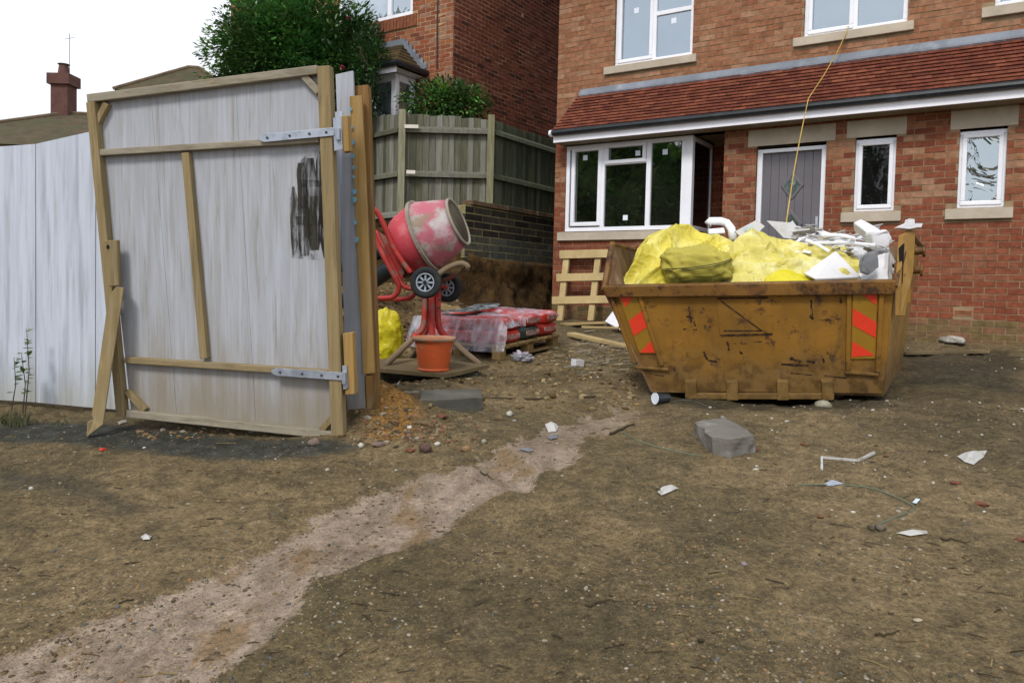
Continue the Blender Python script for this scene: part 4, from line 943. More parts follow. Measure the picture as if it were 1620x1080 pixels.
# weeds at the foot of the hoarding
M_WEED = leaf_material('weed_leaves', .6)
wd_ = thing('weed', 'tall thin weed growing against the hoarding', 'plant', (GP(38, 668).x, GP(38, 668).y, gh(*GP(38, 668)[:2])))
WI = Matrix.Translation(-wd_.location)
st, lv = MB(WI), MB(WI)
for top, foot_ in (((42, 520), (40, 652)), ((22, 565), (18, 650)), ((34, 560), (36, 655))):
    a, c = W(*foot_, 4.9), W(*top, 4.9); mid = a.lerp(c, .5) + Vector((.02, 0, 0)); st.tube([a, mid, c], [.004, .003, .0015], 5)
    for k in range(16):
        p = a.lerp(c, random.uniform(.3, 1.02)) + Vector((.01, 0, 0)); lv.col = pal(['#53703a', '#496233', '#6a8248'], .2)
        d = rv(); d.z = abs(d.z) * .3; leaf(lv, p, d, Vector((0, 0, 1)), random.uniform(.03, .065), .034)
st.build('stem', M_BARK, wd_); lv.build('leaves', M_WEED, wd_, fix=False)
gr = MB()
for k in range(480):
    px = random.uniform(-60, 45) if random.random() < .93 else random.uniform(45, 110); q = GP(max(px, 2), random.uniform(664, 676)); q.x += (px - max(px, 2)) * .004; q.z = gh(q.x, q.y)
    gr.col = pal(['#646447', '#6f6a4e', '#7a745c', '#575a42'], .25); h = random.uniform(.02, .10) * (1 if px < 45 else .4); d = Vector((random.uniform(-.5, .5), random.uniform(-.4, .1), 1)).normalized() * h; s = Vector((random.uniform(-1, 1), random.uniform(-1, 1), 0)).normalized() * .005
    gr.add([q - s, q + s, q + d], [(0, 1, 2)])
o = stuff(gr.build('grass_tuft', M_WEED, fix=False)); tag(o, 'scruffy grass along the foot of the hoarding', 'grass')
# ------------------------------------------------------------------ the yellow skip
def skip_material(name, base, amount):
    t = NT(name); v = t.coords('World'); vs_ = t.coords('World', (5, 5, .9))
    c = t.mix(t.ramp(t.noise(v, 3, 6, .6), .35, .65), lin(base), tuple(x * .72 for x in lin(base)))
    c = t.mix(t.math('MULTIPLY', t.ramp(t.noise(vs_, 2.2, 7, .65), .52, .72), .55), c, lin('#5a4420'))          # run-down grime
    c = t.mix(t.math('MULTIPLY', t.ramp(t.noise(v, 7, 8, .7), .60 - amount, .68 - amount), .85), c, t.mix(t.ramp(t.noise(v, 30, 3), .4, .6), lin('#2a1d12'), lin('#5e3719')))   # rust
    c = t.mix(t.math('MULTIPLY', t.ramp(t.noise(v, 26, 5, .7), .66, .70), .9), c, lin('#241a10'))               # chips
    c = t.mix(t.math('MULTIPLY', t.ramp(t.noise(v, 1.6, 4, .6), .5, .8), .35), c, lin('#a5813f'))               # dust
    sx = t.n('ShaderNodeSeparateXYZ'); t.l(v, sx.inputs[0])
    mud = t.ramp(t.math('ADD', sx.outputs[2], t.math('MULTIPLY', t.math('SUBTRACT', t.noise(v, 4, 6, .7), .5), .5)), .62, .86, 1, 0)
    c = t.mix(t.math('MULTIPLY', mud, .7), c, t.mix(t.ramp(t.noise(v, 12, 4), .4, .6), lin('#3b2c18'), lin('#6b5431')))   # splashed mud
    h = t.math('ADD', t.noise(v, 5, 4), t.math('MULTIPLY', t.noise(v, 45, 4, .7), .25))
    return t.done(t.pbsdf(c, t.ramp(t.noise(v, 9), .3, .7, .5, .8), t.bump(h, .45, .012), 0, .35))
M_SKIP = skip_material('skip_yellow_steel', '#8a611c', .055); M_SKIPD = skip_material('skip_rusty_steel', '#74501d', .13); M_SKIPL = skip_material('skip_pale_steel', '#9a7638', .02)
M_SKIPR = surf('skip_inside_rust', lin('#6b5138'), [(lin('#8f7b62'), 3, .5, .7, .6, (6, 6, 1)), (lin('#3e2a1c'), 5, .55, .7, .7)], rough=.85, bump=.4, bscale=25, coord='World')
M_STEELR = surf('scraped_steel', lin('#75685c'), [(lin('#4a3320'), 9, .5, .65, .7), (lin('#a7a5a6'), 6, .55, .7, .6)], rough=.6, metal=.3, bump=.3, coord='World')
def refl(name, col):
    return surf(name, lin(col), [(tuple(x * .5 for x in lin(col)), 9, .62, .75, .5), (lin('#5a3a1c'), 22, .69, .74, .8)], rough=.35, bump=.05, bscale=120, coord='World', var=.08, spec=.5)
M_RED = refl('red_reflective_tape', '#d23820'); M_YEL = refl('yellow_reflective_tape', '#8d6a1c')

FLt, FRt = W(953, 455, 5.62), W(1416, 446, 5.10)
FLb, FRb = W(1030, 620, 5.66), W(1398, 626, 5.30)
skip = thing('rubbish_skip', 'battered yellow steel skip with red chevron plates, heaped with rubbish', 'skip', ((FLb + FRb) / 2).to_tuple())
KT = Matrix.Translation(-skip.location)
SN = ((FRt - FLt).cross(FLb - FLt)).normalized()
if SN.dot(CAM - FLt) < 0: SN = -SN
SC0 = (FLt + FRt + FLb + FRb) / 4
def fp(px, py, lift=0.0): return onplane(px, py, SC0, SN) + SN * lift
def kpart(name, mat, fn, parent=None, **k):
    b = MB(KT if parent is None else KT); fn(b); return b.build(name, mat, parent or skip, **k)
aL = Vector((math.sin(R(17)), math.cos(R(17)), .015)); aR = Vector((math.sin(R(29.5)), math.cos(R(29.5)), .015)); aM = (aL + aR).normalized()
UPv = (FLt - FLb).normalized()
# front end panel
fq = [fp(955, 462), fp(1414, 455), fp(1397, 622), fp(1030, 618)]
kpart('end_panel', M_SKIP, lambda b: b.prism(fq, -SN * .008))
kpart('end_lip', M_SKIPD, lambda b: (b.prism([fp(953, 452), fp(1416, 443), fp(1413, 464), fp(962, 469)], SN * .045), b.prism([fp(953, 452), fp(1416, 443), fp(1415.5, 445.5), fp(954, 454.5)], -SN * .07)), bevel=.012)
# floor
LEN = 2.5
BLb, BRb = FLb + aL * (LEN - .45), FRb + aR * (LEN - .45)
kpart('floor', M_SKIPD, lambda b: b.prism([FLb, FRb, BRb, BLb], (0, 0, .012)))
# side panels: low at the front lip, kicking up to full height, then running back
PL, PR_ = W(968, 386, 5.80), W(1437, 366, 5.28)
PL2, PR2 = PL + aL * (LEN - .35), PR_ + aR * (LEN - .35)
LS = [fp(955, 462), PL, PL2, BLb, FLb]; RS = [fp(1414, 455), PR_, PR2, BRb, FRb]
outL = Vector((-math.cos(R(17)), math.sin(R(17)), 0)); outR = Vector((math.cos(R(29.5)), -math.sin(R(29.5)), 0))
kpart('side_panel', M_SKIPR, lambda b: b.prism(LS, outL * -.008)); kpart('side_panel', M_SKIPL, lambda b: b.prism(RS, outR * -.008))
kpart('side_rail', M_SKIPD, lambda b: (b.tube([fp(955, 460), PL, PL2], .022, 6)), bevel=0)
kpart('side_rail', M_SKIPD, lambda b: (b.tube([fp(1414, 453), PR_, PR2], .024, 6)))
kpart('end_panel', M_SKIPR, lambda b: b.prism([PL2, PR2, BRb, BLb], aM * .008))
# right-hand stiffener box and lifting lugs
sb = [fp(1416, 452), W(1421, 372, 5.2), W(1441, 364, 5.24), W(1437, 430, 5.22), W(1424, 500, 5.2), fp(1416, 500)]
kpart('corner_box', M_SKIPL, lambda b: b.prism(sb, outR * .03 + aR * .02), bevel=.006)
kpart('box_slot', M_DARKIN, lambda b: b.prism([W(1424, 392, 5.16), W(1431, 385, 5.17), W(1428, 448, 5.16), W(1420, 452, 5.15)], _fw * .02))
for px, py in ((1440, 397), (1436, 427)):
    q = W(px, py, 5.3)
    kpart('lifting_lug', M_SKIPD, lambda b: (b.tube([q, q + outR * .075], .028, 10), b.tube([q + outR * .075, q + outR * .092], .042, 10)), bevel=.003)
kpart('lug_plate', M_SKIP, lambda b: b.prism([W(1422, 455, 5.2), W(1434, 457, 5.22), W(1432, 478, 5.22), W(1420, 478, 5.2)], outR * .03))
# ribs that frame the chevron plates
def rib(pts, wpx, lift=.022, mat=M_SKIP):
    A, B = fp(*pts[0]), fp(*pts[1]); s = SN.cross(B - A).normalized(); kpart('rib', mat, lambda b: b.beam(A, B, s, wpx / FPX * 5.4, SN, lift), bevel=.006)
rib([(967, 470), (1004, 574)], 6); rib([(1012, 468), (1047, 578)], 7); rib([(1002, 580), (1058, 584)], 5)
rib([(1343, 464), (1341, 586)], 7); rib([(1394, 462), (1388, 588)], 7); rib([(1336, 588), (1390, 592)], 5)
def chev(name, polys, panel):
    pl = kpart('chevron_plate', M_YEL, lambda b: b.prism([fp(*p, .006) for p in panel], SN * .004))
    n_ = 7
    for k in range(n_):        # pressed ribs of the plate
        f = (k + .5) / n_; a = fp(panel[0][0] + (panel[1][0] - panel[0][0]) * f, panel[0][1], .0102); c = fp(panel[3][0] + (panel[2][0] - panel[3][0]) * f, panel[3][1], .0102); s = SN.cross(c - a).normalized()
        kpart('plate_rib', M_YEL, lambda b: b.beam(a, c, s, .006, SN, .0015), pl)
    for q in polys: kpart('red_stripe', M_RED, lambda b: b.prism([fp(*p, .0125) for p in q], SN * .001), pl)
chev('l', [[(979, 466), (1005, 466), (990, 485)], [(995, 507), (1017, 490), (1025, 516), (1003, 531)], [(1012, 557), (1034, 535), (1041, 557)]], [(978, 465), (1006, 465), (1042, 558), (1012, 558)])
chev('r', [[(1356, 460), (1387, 459), (1386, 482)], [(1349, 487), (1386, 509), (1385, 534), (1348, 513)], [(1348, 539), (1384, 561), (1347, 564)]], [(1349, 459), (1388, 458), (1384, 566), (1346, 567)])
# pressed panel with diagonal, weld beads and scratches
def line(name, a, c, wpx, lift, mat, parent=None):
    A, B = fp(*a), fp(*c); s = SN.cross(B - A).normalized(); return kpart(name, mat, lambda b: b.beam(A, B, s, wpx / FPX * 5.4, SN, lift), parent)
dp = kpart('pressed_panel', M_SKIP, lambda b: b.prism([fp(1133, 473), fp(1220, 471), fp(1222, 527), (fp(1139, 530))], SN * .004), bevel=.003)
M_SCR = surf('black_scratch', lin('#20180f'), [(lin('#5c3c1c'), 30, .5, .6, .8)], rough=.8, bump=0)
for a, c, w_ in (((1138, 474), (1205, 523), 2.0), ((1135, 472), (1215, 471), 2.5), ((1145, 523), (1206, 523), 2), ((1140, 530), (1222, 528), 2.4)): line('weld_line', a, c, w_, .0055, M_SCR, dp)
scr = MB(KT)
for px, py, dx, dy, w_ in [(1090, 485, 3, 26, 2.5), (1086, 500, 10, 3, 2), (1098, 508, 2, 8, 3), (1078, 520, 12, 1, 2), (1096, 521, 6, 0, 2), (1283, 474, 2, 30, 2.2), (1281, 500, 5, 4, 4), (1330, 470, 1, 9, 4), (1150, 540, 4, 14, 3), (1160, 543, 26, 0, 1.5), (1192, 541, 14, -1, 1.5), (1288, 506, 42, -1, 1.4), (1113, 556, 6, 12, 4), (1120, 570, 14, 2, 2.5), (1250, 566, 20, 8, 5), (1276, 570, 14, 3, 4), (1300, 562, 4, 12, 3), (1236, 576, 44, 2, 4), (1190, 476, 20, 2, 2), (1196, 488, 18, 3, 3), (1142, 492, 22, 2, 3), (1140, 484, 16, 1, 2), (1170, 556, 5, 3, 3), (1064, 580, 5, 8, 3), (1020, 590, 30, 4, 1.5), (1250, 590, 90, 8, 2)]:
    A = fp(px, py); n_ = 5; pr = A
    for i in range(1, n_ + 1):
        Bq = fp(px + dx * i / n_ + random.uniform(-1, 1), py + dy * i / n_ + random.uniform(-.8, .8)); s_ = SN.cross(Bq - pr)
        if s_.length > 1e-5 and random.random() < .85: scr.beam(pr, Bq, s_, w_ * random.uniform(.4, 1.2) / FPX * 5.4, SN, .0016)
        pr = Bq
stuff(scr.build('scratches', M_SCR, skip))
# base rail and feet
rl = kpart('base_rail', M_SKIPL, lambda b: b.prism([fp(1085, 619, .03), fp(1318, 619, .03), fp(1318, 628, .03), fp(1085, 628, .03)], SN * .03), bevel=.004)
for x in (1093, 1158, 1237, 1307): kpart('foot_block', M_SKIPL, lambda b: b.prism([fp(x - 9, 599, .0), fp(x + 9, 599, .0), fp(x + 10, 629, .0), fp(x - 8, 629, .0)], SN * .07), bevel=.005)
kpart('skid', M_SKIPD, lambda b: (b.prism([FLb + aL * .1 + outR * .3, FLb + aL * .1 + outR * .42, FLb + aL * 1.9 + outR * .42, FLb + aL * 1.9 + outR * .3], (0, 0, -.05)), b.prism([FRb + aR * .1 - outR * .42, FRb + aR * .1 - outR * .3, FRb + aR * 1.9 - outR * .3, FRb + aR * 1.9 - outR * .42], (0, 0, -.09))))

# ---- what is heaped in it
def plastic(name, col, layers, rough=.42):
    t = NT(name); v = t.coords('World'); c = t.mix(t.ramp(t.noise(v, 3, 4), .35, .65), tuple(x * .9 for x in lin(col)), tuple(min(1, x * 1.08) for x in lin(col)))
    for L in layers: c = t.mix(t.math('MULTIPLY', t.ramp(t.noise(v, L[1], 6, .6), L[2], L[3]), L[4]), c, L[0])
    dn = t.n('ShaderNodeTexNoise'); t.l(v, dn.inputs['Vector']); dn.inputs['Scale'].default_value = 5; dn.inputs['Detail'].default_value = 3
    wv = t.n('ShaderNodeVectorMath', operation='MULTIPLY_ADD'); t.l(dn.outputs['Color'], wv.inputs[0]); wv.inputs[1].default_value = (.22, .22, .22); t.l(v, wv.inputs[2])
    e1 = t.ramp(t.vor(wv.outputs[0], 5.5, 'Distance', 'DISTANCE_TO_EDGE'), 0, .35); e2 = t.ramp(t.vor(wv.outputs[0], 13, 'Distance', 'DISTANCE_TO_EDGE'), 0, .3)
    h = t.math('ADD', e1, t.math('MULTIPLY', e2, .4)); n_ = t.bump(h, .45, .022)
    p = t.pbsdf(c, rough, n_, 0, .4); tr = t.n('ShaderNodeBsdfTranslucent'); t.l(c, tr.inputs[0]); mx = t.n('ShaderNodeMixShader'); mx.inputs[0].default_value = .06
    t.l(p.outputs[0], mx.inputs[1]); t.l(tr.outputs[0], mx.inputs[2]); return t.done(mx)
M_SACKY = plastic('yellow_plastic_sack', '#cec04a', [(lin('#ddd68c'), 4, .46, .66, .65), (lin('#97893a'), 6, .6, .75, .6), (lin('#6f6734'), 30, .66, .72, .5)])
M_SACKB = plastic('bright_yellow_sack', '#ccc022', [(lin('#a4961f'), 4, .58, .75, .6)])
M_SACKP = plastic('pale_yellow_sheet', '#cec264', [(lin('#dfdcae'), 3, .5, .66, .7), (lin('#c3b62a'), 5, .55, .72, .7), (lin('#8a8148'), 8, .66, .76, .6)])
M_SACKO = surf('grubby_filled_sack', lin('#a79c42'), [(lin('#716a30'), 6, .52, .7, .7), (lin('#5d5a30'), 24, .62, .7, .5)], rough=.7, bump=.35, bscale=16, bdist=.012, var=.15, coord='World')
M_BOARDW = surf('plasterboard_white', lin('#cfced0'), [(lin('#9b948a'), 5, .55, .74, .5)], rough=.85, bump=.1, coord='World', var=.08)
M_FOAMW = surf('white_foam', lin('#d2d2d6'), [(lin('#a5a098'), 7, .56, .74, .5)], rough=.8, bump=.5, bscale=60, bdist=.01, coord='World', var=.06)
M_GREYP = surf('grey_sheet', lin('#6e7074'), [(lin('#3a3b3e'), 4, .5, .66, .6)], rough=.5, bump=.3, coord='World', var=.2)
M_BLUISH = surf('pale_blue_board', lin('#b8cbd6'), rough=.6, bump=.1, coord='World')
def crumple(p, seed, amp):
    "sharp folds: flat facets that meet in creases"
    q = p + Vector((seed, seed * .7, -seed)); h = 0.0
    q = q + noise.noise_vector(q * 2.0) * .12
    for f, a in ((2.6, .6), (6.0, .35), (13.0, .16)):
        d = noise.voronoi(q * f)[0]; h += a * (min(d[1] - d[0], .9) * 1.1 - .38)
    return h * amp
def sack(name, label, c, rad, rot, seed, mat, amp=.10, flat=.35, group=None, nu=72, nv=44):
    Rm = Matrix.Rotation(rot, 3, 'Z'); b = MB(); vs, fs = [], []
    for j in range(nv + 1):
        th = math.pi * j / nv
        for i in range(nu):
            ph = 2 * math.pi * i / nu
            d = Vector((math.sin(th) * math.cos(ph), math.sin(th) * math.sin(ph), math.cos(th)))
            e = lambda v, k: math.copysign(abs(v) ** k, v)
            p = Vector((e(d.x, .8) * rad[0], e(d.y, .8) * rad[1], e(d.z, .85) * rad[2]))
            k = 1 + crumple(d * .55, seed, amp / max(rad) * 2.2) + .12 * noise.noise(d * 1.3 + Vector((seed, 0, 0)))
            p *= k
            if p.z < -rad[2] * flat: p.z = -rad[2] * flat
            vs.append(Rm @ p)
    for j in range(nv):
        for i in range(nu): fs.append((j * nu + i, (j + 1) * nu + i, (j + 1) * nu + (i + 1) % nu, j * nu + (i + 1) % nu))
    b.add(vs, fs); o = b.build(name, mat, None, smooth=True); o.location = c
    return tag(o, label, 'sack', group)
def heap(name, label, cat, sil, db, df, yf, seed, mat, fold=.05, ang=.5, nu=170, nv=84, back=.4, stretch=.3, power=.75, fine=.45):
    """a sheet or sack lying in the skip: its crest follows sil at depth db, its near edge lies at depth df on row yf of the photo;
    long folds run across it at ang"""
    xs = [p[0] for p in sil]; ys = [p[1] for p in sil]; b = MB(); vs, fs = [], []; ca, sa = math.cos(ang), math.sin(ang)
    nb_ = 10
    for j in range(nv + nb_ + 1):
        g_ = min(1, j / nv); bk = max(0, j - nv) / nb_
        for i in range(nu + 1):
            f = i / nu; px = xs[0] + (xs[-1] - xs[0]) * f; yt = float(np.interp(px, xs, ys)); d = df + (db - df) * g_ + back * bk
            pt, pf = W(px, yt, db), W(px, yf, df); z = pf.z + (pt.z - pf.z) * (g_ ** power) - bk * bk * .35
            p = W(px, 440, d); p.z = z
            u_, v_ = p.x * ca + p.y * sa, -p.x * sa + p.y * ca
            q = Vector((u_ * stretch, v_, p.z * .6)) + Vector((seed, -seed, seed * .3)); q += noise.noise_vector(q * 1.6) * .18
            e = min(f, 1 - f) * 8; e = min(1, e)
            rg = lambda k_: (1 - min(1, abs(noise.noise(q * k_)) * 2.6)) ** 1.5 - .35
            h = rg(2.6) * .9 + rg(5.5) * .5 + rg(12.0) * .14 + crumple(p * .9, seed, 1.0) * fine
            p.z += h * fold * (.35 + .65 * math.sin(math.pi * min(1, g_ * .9 + .1))) - (1 - e) * .07
            r_ = ray(px, 440); p += r_ * (-h * fold * .5)
            p.x += noise.noise(Vector((j * .12, seed, f * 3))) * .03 * (1 if f < .1 or f > .9 else .2)
            vs.append(p)
    for j in range(nv + nb_):
        for i in range(nu): fs.append((j * (nu + 1) + i, j * (nu + 1) + i + 1, (j + 1) * (nu + 1) + i + 1, (j + 1) * (nu + 1) + i))
    c = sum(vs, Vector()) / len(vs); b.M = Matrix.Translation(-c); b.add(vs, fs); o = b.build(name, mat, None, smooth=True); o.location = c; return tag(o, label, cat)
heap('rubble_fill', 'mixed grey rubble filling the skip under the sacks', 'rubble', [(1000, 424), (1100, 418), (1200, 412), (1300, 402), (1400, 398)], 7.0, 5.6, 452, 9.1, M_GREYP, .05, power=1)
heap('plastic_sack', 'big crumpled yellow plastic sack at the left of the skip heap', 'sack', [(984, 446), (994, 420), (1003, 402), (1012, 384), (1024, 370), (1044, 362), (1075, 358), (1096, 362), (1118, 368), (1140, 375), (1158, 380), (1172, 398)], 6.35, 5.66, 448, 1.7, M_SACKY, .13, .9, stretch=.4)
fo = sack('filled_sack', 'stuffed grubby olive-yellow sack lying on the skip lip', W(1102, 420, 5.72), (.272, .17, .15), .14, 3.1, M_SACKO, .03, .95)
sm2 = MB()
for dz_ in (0, .03):
    pth = []
    for k in range(22):
        t_ = -.92 + 1.86 * k / 21; zz = -.30 + .62 * ((t_ + .92) / 1.86) ** 1.8 + dz_ * 3; yy = max(0, 1 - t_ * t_ - zz * zz) ** .42; pth.append(Vector((.272 * t_ * 1.02, -.17 * yy * 1.06, .15 * zz)))
    sm2.tube(pth, .0035, 5)
M_SEAM = surf('sack_seam', lin('#4d4a2c'), rough=.8, bump=0)
sm2 = sm2.build('seam', M_SEAM, fo); sm2.rotation_euler = (0, 0, .14)
heap('plastic_sheet', 'wide pale yellow plastic sheet draped across the middle of the skip', 'sheet', [(1130, 420), (1150, 392), (1166, 374), (1186, 362), (1202, 368), (1228, 378), (1262, 384), (1300, 388), (1335, 392), (1358, 400), (1368, 420)], 6.15, 5.6, 448, 4.4, M_SACKP, .11, -.5, stretch=.35)
heap('plastic_sheet', 'bright yellow fold of plastic hanging to the lip in the middle of the skip', 'sheet', [(1200, 436), (1222, 424), (1250, 420), (1280, 424), (1298, 436)], 5.72, 5.52, 448, 7.4, M_SACKB, .04, .1, nu=60, nv=30, back=.15)
heap('plastic_sheet', 'white plastic sheet heaped over the right of the skip', 'sheet', [(1225, 386), (1262, 372), (1300, 366), (1340, 374), (1372, 380), (1400, 384), (1412, 400)], 6.55, 6.1, 424, 6.2, M_FOAMW, .09, .2)
heap('plastic_sheet', 'crumpled white plastic sheet tucked against the right side of the skip', 'sheet', [(1352, 420), (1366, 402), (1380, 394), (1398, 388), (1412, 394)], 6.05, 5.5, 446, 11.3, M_FOAMW, .06, .3, nu=70, nv=44)
# named pieces on top
def slab(name, label, cat, quad, dep, thick, mat, rough=0.0, bevel=0.0):
    q = [W(x, y, d) for (x, y), d in zip(quad, dep)]; n = (q[1] - q[0]).cross(q[-1] - q[0]).normalized()
    if n.dot(CAM - q[0]) > 0: n = -n
    c = sum(q, Vector()) / len(q); b = MB(Matrix.Translation(-c)); b.prism(q, n * thick); o = b.build(name, mat, None, bevel=bevel); o.location = c
    if rough: rough_edges(o, rough, 12, 2, c.x)
    return tag(o, label, cat)
slab('plasterboard', 'white triangular plasterboard piece lying at the front of the skip', 'plasterboard', [(1272, 432), (1322, 397), (1362, 438), (1290, 441)], [5.62, 5.75, 5.6, 5.5], .012, M_BOARDW)
slab('plasterboard', 'pointed white board standing in the skip in front of the grey door', 'plasterboard', [(1213, 349), (1250, 352), (1254, 349), (1276, 380), (1240, 376)], [6.5] * 5, .012, M_BOARDW)
slab('plasterboard', 'white board with a pale blue print behind the yellow sack', 'plasterboard', [(1163, 366), (1197, 348), (1210, 358), (1182, 384)], [6.4] * 4, .03, M_BOARDW)
slab('blue_film', 'small pale blue film patch on the white board', 'film', [(1178, 361), (1190, 354), (1193, 359), (1180, 366)], [6.38] * 4, .003, M_BLUISH)
slab('foam_slab', 'thick white foam slab tilted up at the right of the skip', 'foam', [(1350, 352), (1362, 346), (1398, 366), (1378, 372)], [6.0, 6.0, 5.9, 5.85], .09, M_FOAMW, .006, .01)
slab('foam_slab', 'rounded white foam block against the right side of the skip', 'foam', [(1378, 366), (1402, 362), (1414, 378), (1404, 398), (1384, 390)], [5.8] * 5, .12, M_FOAMW, .01, .02)
slab('foam_slab', 'torn white foam scrap balanced on the corner of the skip', 'foam', [(1420, 360), (1436, 352), (1438, 346), (1446, 347), (1447, 354), (1460, 354), (1458, 360), (1440, 362)], [5.2] * 8, .05, M_FOAMW, .006)
slab('grey_sheet', 'folded grey sheet wedged at the right of the skip lip', 'sheet', [(1362, 410), (1372, 401), (1388, 402), (1391, 424), (1376, 434), (1365, 430)], [5.5, 5.6, 5.6, 5.5, 5.42, 5.45], .02, M_GREYP, .008)
b = MB(); pth = [W(1120, 355, 6.7), W(1124, 350, 6.7), W(1140, 350, 6.68), W(1150, 353, 6.66), (W(1157, 362, 6.62)), W(1160, 380, 6.6)]
b.tube(pth, .035, 10); o = b.build('plastic_pipe', M_UPVC, smooth=True); tag(o, 'bent white plastic pipe sticking out behind the yellow sack', 'pipe')
slab('plastic_trim', 'white plastic trim lying below the bent pipe', 'trim', [(1121, 362), (1146, 360), (1148, 369), (1122, 371)], [6.6] * 4, .05, M_UPVC, 0, .008)
# small offcuts: thin, jumbled, mostly white
M_OFFD = surf('stained_offcut', lin('#a39d93'), [(lin('#7d6f5c'), 9, .5, .66, .7)], rough=.85, bump=.2, coord='World'); M_OFFP = surf('pink_offcut', lin('#b58f95'), rough=.8, coord='World')
for k in range(84):
    px = random.uniform(1252, 1400); d = random.uniform(6.0, 6.55); py = 366 + random.uniform(-8, 10) + (6.55 - d) * 55
    c = W(px, py, d); L = random.uniform(.05, .24); wd = L * random.uniform(.06, .4)
    b = MB(); nn = random.choice([3, 4, 5]); ring = [Vector((L / 2 * math.cos(2 * math.pi * i / nn + .4) * random.uniform(.7, 1.2), wd * math.sin(2 * math.pi * i / nn + .4) * random.uniform(.7, 1.2), 0)) for i in range(nn)]
    b.prism(ring, (0, 0, random.choice([.003, .005, .010]))); o = b.build('offcut', random.choice([M_BOARDW, M_BOARDW, M_FOAMW, M_UPVC, M_OFFD, M_OFFD, M_OFFP if k % 9 == 0 else M_BOARDW]))
    o.matrix_world = Matrix.Translation(c) @ Matrix.Rotation(random.uniform(0, 6.3), 4, 'Z') @ Matrix.Rotation(random.uniform(-.8, .8), 4, 'X') @ Matrix.Rotation(random.uniform(-.5, .5), 4, 'Y')
    kind_ = {'stained_offcut': 'stained grey', 'pink_offcut': 'pinkish', 'white_foam': 'white foam', 'white_plastic': 'shiny white plastic'}.get(o.data.materials[0].name, 'white plasterboard')
    tag(o, f'thin {kind_} offcut jumbled in the right of the skip heap', 'offcut', f'thin {kind_} offcuts jumbled in the skip')
# ribbed white strip and rope
for k, (a, c) in enumerate((((1290, 384), (1384, 388)), ((1300, 372), (1352, 377)), ((1275, 380), (1312, 398)))):
    b = MB(); A, B = W(*a, 5.9), W(*c, 5.8); b.tube([A, A.lerp(B, .5) + Vector((0, 0, .01)), B], .012, 6); o = b.build('trim_strip', M_UPVC); tag(o, ['long thin white trim strip across the skip heap', 'short white trim strip at the back of the heap', 'slanting white trim strip over the yellow sheet'][k], 'trim')
# yellow rope from the upper window down into the skip
def onfront(px, py, out): return onplane(px, py, HM @ Vector((0, -out, 0)), (HM.to_3x3() @ Vector((0, -1, 0))))
rp = [onfront(1342, 42, -.03), onfront(1340, 50, .05), onfront(1325, 82, .12), onfront(1303, 120, .3), onfront(1279, 156, .42)]
end = W(1244, 352, 6.9); g0 = rp[-1]
for f in (.1, .25, .45, .65, .85, 1.0): 
    p = W(1279 + (1244 - 1279) * f - 7 * math.sin(math.pi * f) * .35, 156 + 196 * f, g0.y + (6.9 - g0.y) * f); rp.append(p)
b = MB(); b.tube(rp, .006, 6); M_ROPE = surf('yellow_rope', lin('#b89a50'), rough=.8, bump=.3, bscale=200)
tag(b.build('rope', M_ROPE, smooth=True), 'thin yellow rope hanging from the upper window into the skip', 'rope')
# ------------------------------------------------------------------ mixer, bucket, pallet, timber
M_MIXR = surf('mixer_pink_red', lin('#b5404a'), [(lin('#cf7f86'), 3.2, .5, .66, .55), (lin('#8f2c2c'), 3, .52, .7, .6), (lin('#9a8a76'), 6, .60, .68, .75), (lin('#6f5a48'), 18, .64, .70, .6)], rough=.6, bump=.25, bscale=30, coord='World', var=.12)
M_MIXW = surf('cement_caked_drum', lin('#a39a94'), [(lin('#b4566a'), 4.2, .42, .53, .85), (lin('#8a7c66'), 5, .52, .64, .8), (lin('#5e5546'), 13, .64, .72, .6), (lin('#c4c2c4'), 3, .58, .70, .6)], rough=.85, bump=.6, bscale=24, bdist=.012, coord='World', var=.12)
M_CRUST = surf('cement_crust', lin('#8b8377'), [(lin('#a9a39a'), 8, .5, .66, .6), (lin('#6a5f50'), 6, .54, .7, .6)], rough=.95, bump=.6, bscale=40, bdist=.01, coord='World')
M_MIXI = surf('drum_inside', lin('#4e4638'), [(lin('#2d2820'), 5, .5, .7, .6)], rough=.95, bump=.6, bscale=20, coord='World')
M_REDT = surf('red_tube', lin('#a83530'), [(lin('#7b6a5c'), 7, .53, .64, .8), (lin('#c4726c'), 3, .55, .7, .4)], rough=.6, bump=.15, coord='World', var=.15)
M_DIRTT = surf('muddy_tube', lin('#7a6a55'), [(lin('#a0564e'), 5, .56, .66, .6), (lin('#4c4030'), 6, .5, .7, .6)], rough=.85, bump=.3, coord='World')
M_RUB = surf('black_rubber', lin('#26292b'), [(lin('#5e5749'), 5, .55, .75, .6)], rough=.85, bump=.2, coord='World', var=.15)
M_RIM = surf('grey_plastic_rim', lin('#97a0aa'), [(lin('#6c6f70'), 8, .5, .7, .5)], rough=.55, bump=.05, coord='World')
M_BUCK = surf('orange_bucket', lin('#c4582a'), [(lin('#a06a48'), 5, .50, .70, .6), (lin('#b4a494'), 9, .60, .68, .7), (lin('#7d5a40'), 16, .62, .70, .5)], rough=.55, bump=.15, coord='World', var=.08, spec=.4)
M_BUCKR = surf('bucket_rim_mortar', lin('#a5836a'), [(lin('#c16a3a'), 8, .5, .62, .7)], rough=.85, bump=.4, coord='World')
M_PLYB = surf('muddy_board', lin('#6b5d43'), [(lin('#8b7b58'), 3, .5, .68, .6), (lin('#443a28'), 6, .55, .7, .6)], rough=.95, bump=.5, bscale=20, coord='World')
M_PALLET = surf('pallet_timber', lin('#9c8459'), [(lin('#6f5b3a'), 5, .52, .7, .6), (lin('#b7a47a'), 2, .55, .7, .5)], rough=.88, bump=.35, bscale=30, coord='World', var=.15)
